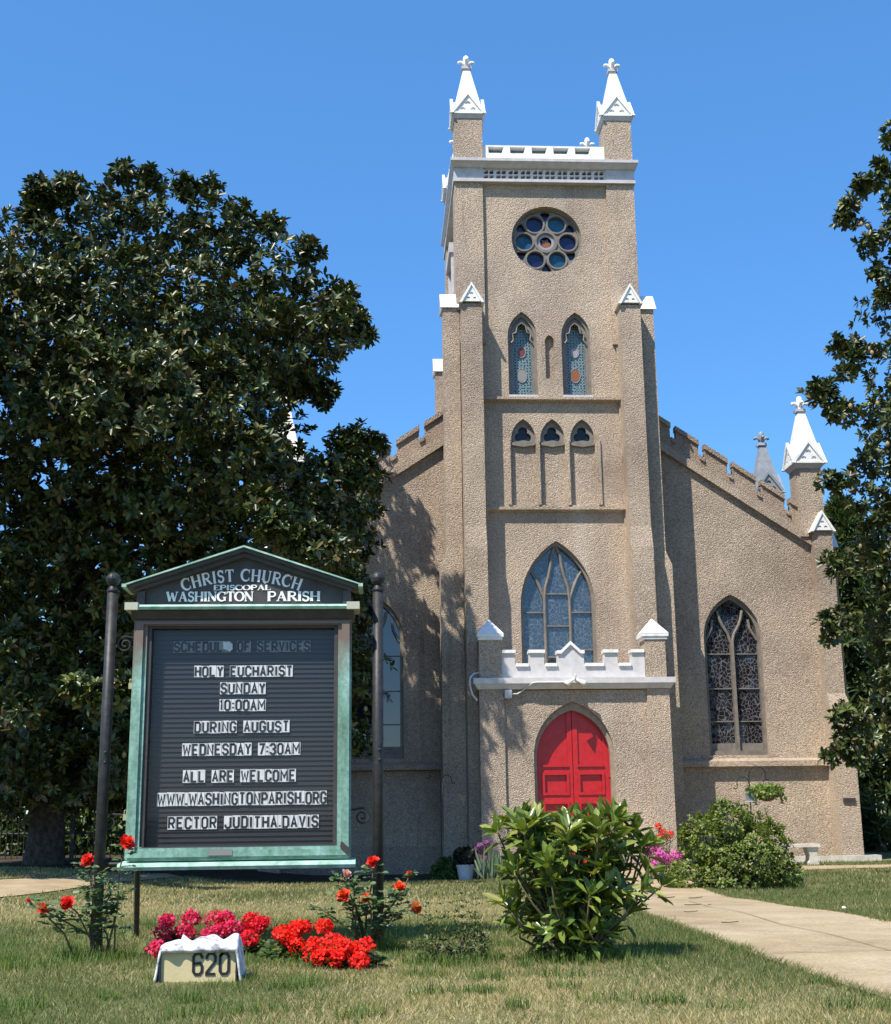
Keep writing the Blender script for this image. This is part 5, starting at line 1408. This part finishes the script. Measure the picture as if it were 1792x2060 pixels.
bush('weedy_plant', 'small wiry weed in the lawn between the right sign post and the rhododendron', (.44, 7.25), (.20, .14, .15), 100, .024, [(.07, .10, .03), (.10, .13, .04), (.05, .07, .025)], 83, .3, sprigs=20, cat='plant')

# spiky iris clump
r = np.random.default_rng(84)
ix, iy = 2.2, 24.65; iz = zz(ix, iy)
ir = thing('iris_clump', 'clump of pale sword shaped leaves to the left of the porch', 'plant', (ix, iy, iz))
n = 46; P = np.stack([ix + r.normal(0, .14, n), iy + r.normal(0, .1, n), np.full(n, iz)], 1); D = np.stack([r.normal(0, .28, n), r.normal(-.05, .2, n), np.ones(n)], 1); U = np.stack([r.normal(0, .4, n), -np.ones(n), np.zeros(n)], 1)
L = Leaves(); L.add(leaf_geo(P, D, U, r.uniform(.35, .62, n), .042, .1, .1, palette(n, [(.14, .20, .12), (.19, .25, .16), (.11, .17, .09)], r))); L.build('leaves', M['leaf'], ir)

# flowering phlox clumps
def phlox(name, label, c, rad, heads, hcols, hr, seed, leaf=.07):
    r = np.random.default_rng(seed)
    x, y = c; z = zz(x, y)
    t = thing(name, label, 'flowers', (x, y, z))
    L = Leaves(); mb = MB(); Pt = Leaves()
    for (hx, hy, hz) in heads:
        p0 = Vector((x + (hx - x) * .45, y + (hy - y) * .5, z - .02)); p1 = Vector((hx, hy, hz))
        mb.tube([p0, p0.lerp(p1, .5) + Vector((0, 0, .03)), p1], [.007, .006, .004], 5)
        k = 9; C2 = np.array([p0.lerp(p1, s_) for s_ in np.linspace(.15, .9, k)])
        P, D, U = rosettes(C2, np.tile([[0, 0, 1.]], (k, 1)), 4, 1.1, .2, r); q = len(P)
        L.add(leaf_geo(P, D, U, leaf * r.uniform(.7, 1.2, q), leaf * .32, .15, .2, palette(q, [(.06, .10, .03), (.09, .13, .04)], r)))
        m = 34; d = nrm(r.normal(size=(m, 3)) + np.array([0, -.2, .35])); C3 = np.array(p1) + d * hr * r.uniform(.35, 1.25, (m, 1))
        P, D, U = rosettes(C3, d, 5, 1.35, .1, r); q = len(P)
        Pt.add(leaf_geo(P, D, U, hr * .36, hr * .30, .05, .05, palette(q, hcols, r, .12)))
    L.build('leaves', M['leaf'], t); mb.build('stems', M['stem'], t); Pt.build('blossoms', M['petal'], t)
PINK = [(.62, .11, .42), (.70, .16, .50), (.54, .08, .36)]
phlox('phlox', 'pink phlox flowering beside the path between the porch and the rounded shrub', (4.5, 21.2), .3, [(4.30, 21.1, .52), (4.42, 21.15, .47), (4.52, 21.0, .40), (4.36, 21.2, .40), (4.62, 21.1, .33), (4.78, 21.05, .37), (4.86, 21.2, .30), (4.48, 21.1, .55), (4.80, 21.3, .22), (4.40, 20.95, .22)], PINK, .085, 85)
phlox('phlox', 'dusky purple phlox in shade against the left side of the porch', (1.98, 25.1), .2, [(1.90, 25.1, .40), (2.0, 25.0, .46), (2.08, 25.1, .36), (1.95, 25.05, .26), (2.06, 24.95, .22), (2.12, 25.1, .52), (1.86, 25.0, .18)], [(.22, .08, .20), (.27, .10, .24)], .07, 86)
phlox('canna', 'small red flower spike above the pink phlox', (4.66, 21.4), .1, [(4.60, 21.4, .82), (4.66, 21.38, .74), (4.74, 21.4, .66), (4.80, 21.4, .70), (4.62, 21.35, .66)], [(.72, .06, .03), (.62, .04, .03)], .055, 87)

# white planter with a dark clipped plant
px_, py_ = 1.70, 25.0; pz_ = zz(px_, py_)
pl = thing('planter', 'white pot holding a dark clipped plant by the left buttress', 'planter', (px_, py_, pz_))
mb = MB(); mb.lathe(px_, py_, [(.125, pz_), (.165, pz_ + .25), (.178, pz_ + .255), (.178, pz_ + .29), (.155, pz_ + .29), (.15, pz_ + .25)], 20); mb.build('pot', M['greypaint_light'], pl)
r = np.random.default_rng(88); n = 420; d = nrm(r.normal(size=(n, 3)) + np.array([0, 0, .3])); C = np.array([px_, py_, pz_ + .42]) + d * np.array([.2, .2, .17]) * r.uniform(.7, 1.05, (n, 1))
P, D, U = rosettes(C, d, 6, .9, .3, r); q = len(P)
L = Leaves(); L.add(leaf_geo(P, D, U, .05, .028, .1, .1, palette(q, [(.018, .025, .015), (.03, .03, .02)], r))); L.build('foliage', M['leaf'], pl)

# shepherd's hooks
def crook(mb, x, y, z0, z1, r_, sg, drop, rt=.009):
    pts = [(x, y, z0), (x, y, z1 - r_)]
    for i in range(1, 13):
        a = math.pi * i / 12; pts.append((x + sg * (r_ - r_ * math.cos(a)), y, z1 - r_ + r_ * math.sin(a)))
    xe = x + sg * 2 * r_
    pts += [(xe, y, z1 - r_ - drop)]
    for i in range(1, 7):
        a = math.pi * i / 6; pts.append((xe + sg * (.03 - .03 * math.cos(a)), y, z1 - r_ - drop - .03 * math.sin(a)))
    mb.tube(pts, rt, 6)
hx, hy = 6.18, 21.5
hk = thing('plant_hook', "black double shepherd's crook in front of the right wing behind the rounded shrub", 'garden hook', (hx, hy, zz(hx, hy)))
mb = MB(); crook(mb, hx, hy, zz(hx, hy) - .1, 1.77, .14, 1, .05); mb.build('pole', M['black_iron'], hk)
mb = MB(); crook(mb, hx - .012, hy - .02, 1.2, 1.60, .10, -1, .06, .008); mb.build('arm', M['black_iron'], hk)
kx, ky, kz = 6.46, 21.5, 1.20
hb = thing('hanging_basket', "brown basket of trailing yellow-green leaves hanging from the black shepherd's crook", 'hanging basket', (kx, ky, kz))
mb = MB(); mb.lathe(kx, ky, [(.03, kz), (.11, kz + .03), (.16, kz + .11), (.165, kz + .13), (.15, kz + .13)], 18); mb.build('basket', mat('coir', (.16, .09, .05), .9), hb)
mb = MB()
for a in (0, 2.1, 4.2): mb.tube([(kx + .155 * math.cos(a), ky + .155 * math.sin(a), kz + .13), (kx, ky, kz + .40)], .003, 4)
mb.build('hanger', M['black_iron'], hb)
r = np.random.default_rng(89); n = 190; d = nrm(r.normal(size=(n, 3)) + np.array([-.2, -.2, .4])); C = np.array([kx - .03, ky - .03, kz + .16]) + d * np.array([.27, .22, .075]) * r.uniform(.6, 1.2, (n, 1)); C[:, 2] -= .10 * (r.uniform(0, 1, n) < .25) * (np.abs(C[:, 0] - kx) > .14)
P, D, U = rosettes(C, d, 6, .9, .3, r); q = len(P); L = Leaves(); L.add(leaf_geo(P, D, U, .06, .032, .1, .1, palette(q, [(.16, .22, .04), (.24, .28, .05), (.10, .15, .03)], r))); L.build('foliage', M['leaf'], hb)
fx, fy, fz = 6.15, 21.42, 1.20
bf = thing('bird_feeder', "small grey tray feeder hanging below the left arm of the black shepherd's crook", 'bird feeder', (fx, fy, fz))
mb = MB(); mb.box(fx - .075, fx + .075, fy - .05, fy + .05, fz, fz + .015); mb.build('tray', M['greypaint'], bf)
mb = MB(); mb.box(fx - .06, fx + .055, fy - .03, fy + .03, fz + .0155, fz + .2); mb.build('hopper', mat('feeder_panel', (.16, .19, .19), .4), bf)
mb = MB(); mb.plate([(fx - .07, fz + .201), (fx + .065, fz + .201), (fx, fz + .235)], [], fy - .045, fy + .045); mb.build('roof', M['dark_metal'], bf)
lx, ly = 1.28, 25.5
h2 = thing('plant_hook', "thin double shepherd's crook in deep shade against the left buttress", 'garden hook', (lx, ly, zz(lx, ly)))
mb = MB(); crook(mb, lx, ly, zz(lx, ly) - .1, 1.90, .11, -1, .03, .009); mb.build('pole', M['black_iron'], h2)
mb = MB(); crook(mb, lx + .012, ly - .02, 1.3, 1.80, .10, 1, .03, .008); mb.build('arm', M['black_iron'], h2)

# stone bench by the right wing
qx, qy = 8.0, 25.95; qz = zz(qx, qy)
bn = thing('stone_bench', 'small pale stone bench against the right wing, half hidden by the rounded shrub', 'bench', (qx, qy, qz))
mb = MB(); mb.box(qx - .70, qx + .74, qy - .19, qy + .19, qz + .345, qz + .405); mb.build('seat', M['stone'], bn)
for x in (qx - .48, qx + .60):
    mb = MB(); mb.plate([(x - .10, qz), (x + .11, qz), (x + .11, qz + .05), (x + .07, qz + .09), (x + .075, qz + .2), (x + .10, qz + .30), (x + .11, qz + .344), (x - .11, qz + .344), (x - .10, qz + .28), (x - .065, qz + .18), (x - .07, qz + .09), (x - .10, qz + .05)], [], qy - .14, qy + .14); mb.build('leg', M['stone'], bn)

# ------------------------------------------------------------------ roses
def rose_bush(label, base, blooms, spread, seed, top):
    r = np.random.default_rng(seed)
    x, y = base; z = zz(x, y)
    t = thing('rose_bush', label, 'rose bush', (x, y, z))
    mb = MB(); L = Leaves()
    targets = [(b[0], b[1], b[2], True) for b in blooms] + [(x + r.normal(0, spread), y + r.normal(0, .12), z + top * r.uniform(.3, .95), False) for _ in range(5)]
    for (tx, ty, tz, bl) in targets:
        p0 = Vector((x + r.normal(0, .035), y + r.normal(0, .03), z - .02)); p3 = Vector((tx, ty, tz))
        m1 = p0.lerp(p3, .35) + Vector((r.normal(0, .015), r.normal(0, .015), .05)); m2 = p0.lerp(p3, .7) + Vector((r.normal(0, .02), r.normal(0, .02), .05))
        mb.tube([p0, m1, m2, p3], [.007, .0055, .0045, .003], 6)
        k = 16; seg = []
        for s_ in np.linspace(.30, .97, k):
            q = m1.lerp(m2, (s_ - .35) / .35) if s_ < .7 else m2.lerp(p3, (s_ - .7) / .3)
            if r.uniform() < (.9 if s_ > .5 else .45): seg.append(np.array(q))
        for q in seg:                                        # pinnate leaf: five leaflets on a short stalk
            a = r.uniform(0, 6.28); dr = nrm(np.array([math.cos(a), math.sin(a) * .8, r.uniform(-.1, .6)]))
            sd = nrm(np.cross(dr, [0, 0, 1.])); ln = r.uniform(.04, .075)
            Pn = np.array([q + dr * ln * f for f in (.45, .45, .8, .8, 1.0)]); Dn = np.array([dr * .4 + sd, dr * .4 - sd, dr * .5 + sd, dr * .5 - sd, dr])
            Un = np.array([[0, 0, 1.]] * 5) + r.normal(0, .35, (5, 3)) + np.array([0, -.35, 0])
            L.add(leaf_geo(Pn, Dn, Un, r.uniform(.030, .048, 5), .026, .1, .12, palette(5, [(.08, .135, .06), (.11, .175, .08), (.06, .105, .05), (.15, .20, .08)], r)))
    mb.build('canes', M['stem'], t, True); L.build('foliage', M['leaf'], t)
    for (bx, by, bz, rad, cols, lab) in blooms:
        n = 46; i = np.arange(n); f = (i + .5) / n
        th = i * 2.39996; tl = 1.35 * f ** .8
        dirs = np.stack([np.cos(th) * np.sin(tl), np.sin(th) * np.sin(tl), np.cos(tl)], 1)
        ax = nrm(np.array([r.normal(0, .3), -.7, .6])); q = Vector((0, 0, 1)).rotation_difference(Vector(ax)).to_matrix(); Q = np.array(q)
        Dd = dirs @ Q.T + r.normal(0, .12, (n, 3)); Uu = np.repeat(ax[None], n, 0) - Dd * (Dd @ ax)[:, None] * .6
        Pp = np.array([bx, by, bz]) + Dd * rad * .12 - ax * rad * .2 * f[:, None]
        Pt = Leaves(); Pt.add(leaf_geo(Pp, Dd, Uu, rad * r.uniform(.75, 1.15, n), rad * .75, .22, -.05, palette(n, cols, r, .15)))
        o = Pt.build('bloom', M['petal'], t)
        if lab: tag(o, lab)
REDR = [(.80, .045, .035), (.72, .03, .03), (.85, .09, .06)]
ORG = [(.82, .12, .05), (.75, .07, .03), (.85, .2, .06)]
rose_bush('red rose bush at the foot of the left sign post', (-1.50, 7.50), [(-1.37, 7.45, .93, .048, REDR, None), (-1.57, 7.45, .84, .042, REDR, None), (-1.64, 7.3, .625, .044, REDR, None), (-1.765, 7.28, .60, .036, ORG, 'orange streaked bloom'), (-1.85, 7.32, .645, .014, REDR, 'closed red bud')], .13, 91, .5)
rose_bush('orange-red rose bush around the foot of the right sign post', (-.03, 7.80), [(-.005, 7.72, .80, .042, REDR, None), (-.165, 7.75, .735, .032, [(.75, .45, .45), (.8, .55, .55)], 'faded pale pink bloom'), (.145, 7.74, .655, .042, ORG, None), (-.17, 7.6, .625, .044, ORG, None), (-.045, 7.58, .61, .034, ORG, None), (.235, 7.65, .545, .040, ORG, None), (.205, 7.8, .73, .022, REDR, 'small closing bloom')], .12, 92, .5)

# ------------------------------------------------------------------ geraniums
def geranium(label, base, heads, cols, seed, w):
    r = np.random.default_rng(seed)
    x, y = base; z = zz(x, y)
    t = thing('geranium', label, 'geranium', (x, y, z), 'bedding geraniums below the notice board')
    mb = MB(); L = Leaves()
    n = 170; a = r.uniform(0, 6.28, n); q = np.sqrt(r.uniform(0, 1, n))
    C = np.stack([x + w * q * np.cos(a), y + .13 * q * np.sin(a), z + .02 + .10 * r.uniform(0, 1, n) * (1.15 - q)], 1)
    P, D, U = rosettes(C, np.tile([[0, -.2, 1.]], (n, 1)), 3, 1.3, .25, r); k = len(P)
    L.add(leaf_geo(P, D, U, r.uniform(.028, .046, k), .044, .12, .15, palette(k, [(.05, .10, .03), (.075, .135, .04), (.035, .07, .025), (.12, .15, .04)], r)))
    hh = []
    for (hx, hy, hz, rad) in heads:
        p0 = Vector((x + (hx - x) * .5, y + (hy - y) * .6, z + .02)); p1 = Vector((hx, hy, hz - rad * .4))
        mb.tube([p0, p0.lerp(p1, .55) + Vector((0, 0, .012)), p1], .0035, 5)
    mb.build('stems', M['stem'], t, True); L.build('foliage', M['leaf'], t)
    for (hx, hy, hz, rad) in heads:
        m = 38; d = nrm(r.normal(size=(m, 3)) + np.array([0, -.15, .35])); C3 = np.array([hx, hy, hz]) + d * np.array([rad * r.uniform(.85, 1.15), rad, rad * r.uniform(.55, .8)]) * r.uniform(.55, 1.15, (m, 1)) + r.normal(0, rad * .08, (m, 3))
        P, D, U = rosettes(C3, d, 5, 1.30, .14, r); k = len(P)
        Pt = Leaves(); Pt.add(leaf_geo(P, D, U, .0185 * r.uniform(.8, 1.2, k), .0155, .06, -.04, palette(k, cols, r, .16))); Pt.build('flower_head', M['petal'], t)
MAG_ = [(.60, .018, .075), (.70, .03, .11), (.50, .012, .06), (.66, .06, .16)]
CHE = [(.68, .015, .03), (.76, .025, .04), (.58, .01, .025)]
SCA = [(.78, .022, .016), (.84, .04, .02), (.66, .015, .012)]
geranium('geranium with crimson heads at the left end of the bed, left behind the number marker', (-1.10, 7.75), [(-1.175, 7.75, .495, .038), (-1.19, 7.7, .435, .040), (-1.155, 7.3, .385, .042), (-1.05, 7.8, .50, .052), (-1.07, 7.7, .435, .045)], MAG_, 101, .16)
geranium('geranium with bright magenta heads directly behind the number marker', (-.84, 7.8), [(-.905, 7.8, .485, .060), (-.85, 7.75, .505, .046), (-.80, 7.7, .455, .055), (-.87, 7.65, .445, .046), (-.93, 7.6, .425, .036), (-.73, 7.75, .435, .045)], MAG_, 102, .18)
geranium('geranium with cherry red heads just right of the magenta one', (-.70, 7.65), [(-.70, 7.75, .49, .045), (-.655, 7.7, .47, .036), (-.69, 7.55, .415, .050), (-.635, 7.7, .48, .030)], CHE, 103, .15)
geranium('geranium with a tall scarlet cluster in the middle of the bed', (-.45, 7.45), [(-.50, 7.4, .44, .052), (-.43, 7.45, .475, .046), (-.455, 7.4, .42, .048), (-.42, 7.35, .375, .044), (-.39, 7.45, .475, .034)], SCA, 104, .15)
geranium('scarlet geranium with many heads at the right end of the bed', (-.16, 7.1), [(-.265, 7.15, .50, .034), (-.315, 7.05, .40, .052), (-.275, 7.0, .365, .040), (-.22, 7.05, .415, .056), (-.16, 7.0, .405, .044), (-.10, 7.05, .365, .052), (-.055, 7.0, .405, .048), (-.075, 6.95, .345, .050), (-.19, 6.95, .36, .036)], SCA, 105, .20)

# ------------------------------------------------------------------ fallen leaves on the path
r = np.random.default_rng(110)
def dry_leaf(x, y, s, rot, label, zoff=.03):
    n = 9; th = np.linspace(-1, 1, n); w = .38 * s * np.cos(th * math.pi / 2) ** .8
    vs = []; ca, sa = math.cos(rot), math.sin(rot); z = zz(x, y) + zoff
    for t_, ww in zip(th, w):
        for k in (-1, 0, 1):
            a, b = t_ * s, k * ww * .5; h = .10 * s * (abs(k)) + .05 * s * (t_ + .3) ** 2
            vs.append((x + a * ca - b * sa, y + a * sa + b * ca, z + h))
    fs = []
    for i in range(n - 1):
        for k in (0, 1): fs.append((i * 3 + k, i * 3 + k + 1, i * 3 + k + 4, i * 3 + k + 3))
    mb = MB(); mb.add(vs, fs)
    tag(mb.build('fallen_leaf', M['dry'], None, True), label, 'leaf', 'dry leaves fallen on the path')
M['dry'] = mat('dry_leaf', rough=.7, build=weathered((.17, .085, .035), (.33, .19, .09), 30.))
for (x, y, s, rot, lab) in [(3.18, 14.55, .10, .1, 'dry brown leaf on the path, the farthest of the few towards the door'), (3.42, 14.2, .085, .3, 'dry brown leaf on the path near its right side by the rounded shrub'), (2.85, 11.95, .075, -.1, 'dry brown leaf in the middle of the path just above its long crack'), (3.03, 12.05, .05, .9, 'tiny curled dry leaf beside the middle leaf on the path'), (2.45, 10.35, .06, .2, 'dry leaf lying on the left half of the path just right of the rhododendron'), (2.42, 9.1, .06, .05, 'large flat dry leaf near the left edge of the path, nearest the camera')]:
    dry_leaf(x, y, s, rot, lab, .022)
mb = MB(); sx_, sy_ = 3.75, 10.6; sz_ = zz(sx_, sy_) + .03
mb.add([(sx_ - .016, sy_, sz_), (sx_ + .012, sy_ - .01, sz_ + .003), (sx_ + .018, sy_ + .014, sz_ + .010), (sx_ - .01, sy_ + .016, sz_ + .012), (sx_, sy_ + .004, sz_ + .018)], [(0, 1, 4), (1, 2, 4), (2, 3, 4), (3, 0, 4), (0, 3, 2, 1)])
tag(mb.build('paper_scrap', M['white']), 'tiny white paper scrap in the grass right of the path', 'litter')

# ------------------------------------------------------------------ grass
def inside(px, py, poly):
    c = np.zeros(len(px), bool); j = len(poly) - 1
    for i in range(len(poly)):
        xi, yi = poly[i]; xj, yj = poly[j]
        c ^= ((yi > py) != (yj > py)) & (px < (xj - xi) * (py - yi) / (yj - yi + 1e-12) + xi); j = i
    return c
POLYS = [PATH_L + PATH_R[::-1], [(5.0, 23.6), (14, 24.2), (14, 25.6), (5, 25)], [(-9.0, 12.5), (-5.2, 15.6), (-4.2, 18.9), (-3.78, 20.8), (-3.3, 23), (-3.6, 23.5), (-4.1, 22.1), (-4.8, 20.2), (-5.6, 19.6), (-9.0, 18.8)], [(-12, 23.2), (-4.5, 22.9), (-1.5, 23.4), (2.9, 24.6), (2.9, 30), (-12, 31)]]
def fbm(x, y, s, seed):
    q = np.random.default_rng(seed); o = np.zeros_like(x); a = 1.
    for k in range(5):
        th = q.uniform(0, 6.28, 3)
        for t_ in th: o += a * np.sin((x * math.cos(t_) + y * math.sin(t_)) * s + q.uniform(0, 6.28)) / 3
        s *= 1.9; a *= .62
    return o
def blades(n, y0, y1, h, w, r, pad=.42):
    u = r.uniform(0, 1, n); Y = np.sqrt(y0 * y0 + u * (y1 * y1 - y0 * y0)); X = Y * r.uniform(-.46, .56, n) + r.uniform(-.6, .6, n)
    ok = np.ones(n, bool)
    e = r.normal(0, .05, n)
    for p in POLYS: ok &= ~inside(X + e, Y + r.normal(0, .03, n), p)
    X, Y = X[ok], Y[ok]; m = len(X)
    dry = .62 + .50 * fbm(X, Y, .55, 3) + .25 * fbm(X, Y, 2.6, 4)
    dry += .35 * ss(-.6, .6, X) * ss(7.3, 5.8, Y) + .18 * ss(8.6, 10.5, Y) * ss(1.8, -1, X) * ss(24, 14, Y) - .25 * ss(-1.1, -1.8, X) * ss(9, 6, Y) - .3 * ss(3.3, 3.8, X) * ss(8, 14, Y) - .25 * ss(1.3, 1.7, X) * ss(5, 7, Y)
    clump = ss(-.9, .6, fbm(X, Y, 6.0, 5) + r.normal(0, .5, m))
    k = r.uniform(0, 1, m) < np.clip(dry, .08, .92)
    g = palette(m, [(.135, .165, .055), (.17, .195, .068), (.20, .215, .09), (.10, .125, .042)], r)
    s_ = palette(m, [(.46, .37, .20), (.38, .31, .165), (.55, .455, .27), (.27, .21, .11)], r)
    C = np.where(k[:, None], s_, g)
    hh = h * r.uniform(.45, 1.25, m) * (.65 + .6 * clump) * np.where(k, .75, 1)
    hh *= 1 - .6 * (np.abs(X + .825) < .2) * (Y > 6.2) * (Y < 6.5)
    a = r.uniform(0, 6.28, m); ln = np.where(k, r.uniform(.4, 1.5, m), r.uniform(.15, .8, m))
    tip = np.stack([np.cos(a) * hh * ln, np.sin(a) * hh * ln, hh], 1)
    b = r.uniform(0, 6.28, m); sd = np.stack([np.cos(b), np.sin(b) * .4, np.zeros(m)], 1) * (w * r.uniform(.6, 1.3, m))[:, None] * .5
    P = np.stack([X, Y, zg(X, Y) - .004], 1)
    V = np.stack([P - sd, P + sd, P + tip], 1).reshape(-1, 3)
    return V, np.arange(3 * m).reshape(-1, 3), np.repeat(C, 3, 0)
r = np.random.default_rng(120)
L = Leaves()
L.add(blades(270000, 4.6, 8.6, .030, .0054, r)); L.add(blades(230000, 8.6, 14.5, .045, .009, r)); L.add(blades(160000, 14.5, 27, .05, .017, r))
def tufts(spots, r):
    Vs, Cs = [], []
    for (tx, ty, rad, n, h) in spots:
        q = rad * np.sqrt(r.uniform(0, 1, n)); a = r.uniform(0, 6.28, n); X = tx + q * np.cos(a) * 1.4; Y = ty + q * np.sin(a)
        hh = h * r.uniform(.4, 1.2, n); P = np.stack([X, Y, zg(X, Y) - .004], 1); b = r.uniform(0, 6.28, n); w = .0032
        tip = np.stack([np.cos(b) * hh * r.uniform(.2, .9, n), np.sin(b) * hh * .6, hh], 1); sd = np.stack([-np.sin(b) * w, np.cos(b) * w, np.zeros(n)], 1)
        Vs.append(np.stack([P - sd, P + sd, P + tip], 1).reshape(-1, 3)); Cs.append(np.repeat(palette(n, [(.09, .145, .035), (.12, .18, .045), (.15, .20, .06)], r), 3, 0))
    V = np.concatenate(Vs); return V, np.arange(len(V)).reshape(-1, 3), np.concatenate(Cs)
sp_ = [(-1.5, 7.45, .16, 700, .09), (-.02, 7.85, .15, 600, .09), (-.6, 7.45, .4, 1600, .06), (1.05, 7.1, .22, 900, .08), (.42, 7.2, .2, 700, .08), (-1.95, 7.3, .4, 1500, .07), (-1.03, 6.5, .05, 120, .05), (-.62, 6.5, .05, 120, .05)]
sp_ += [(r.uniform(-2.4, 2.0), r.uniform(5.2, 10.5), r.uniform(.03, .10), int(r.uniform(30, 140)), r.uniform(.045, .075)) for _ in range(130)]
L.add(tufts(sp_, r))
def fringe(pl, n, sgn, r):
    pl = resample(pl, 400); d = np.gradient(pl, axis=0); d /= np.linalg.norm(d, axis=1)[:, None]
    k = r.integers(0, 400, n); off = r.normal(-.012, .022, n) * sgn
    X = pl[k, 0] + d[k, 1] * off + d[k, 0] * r.uniform(-.03, .03, n); Y = pl[k, 1] - d[k, 0] * off + d[k, 1] * r.uniform(-.03, .03, n)
    h = r.uniform(.018, .05, n); a = r.uniform(0, 6.28, n)
    P = np.stack([X, Y, zg(X, Y)], 1); tip = np.stack([np.cos(a) * h * .8 + d[k, 1] * sgn * .012, np.sin(a) * h * .8, h], 1)
    b = r.uniform(0, 6.28, n); w = np.where(Y < 9, .0055, .009); sd = np.stack([np.cos(b) * w, np.sin(b) * w * .4, np.zeros(n)], 1) * .5
    V = np.stack([P - sd, P + sd, P + tip], 1).reshape(-1, 3)
    c = palette(n, [(.12, .15, .05), (.15, .18, .06), (.30, .25, .12), (.09, .12, .04)], r)
    return V, np.arange(3 * n).reshape(-1, 3), np.repeat(c, 3, 0)
L.add(fringe(PATH_L, 16000, 1, r)); L.add(fringe(PATH_R, 12000, -1, r))
tag(L.build('grass', M['grass']), 'short mown grass, part green and part straw dry', 'grass', kind='stuff')
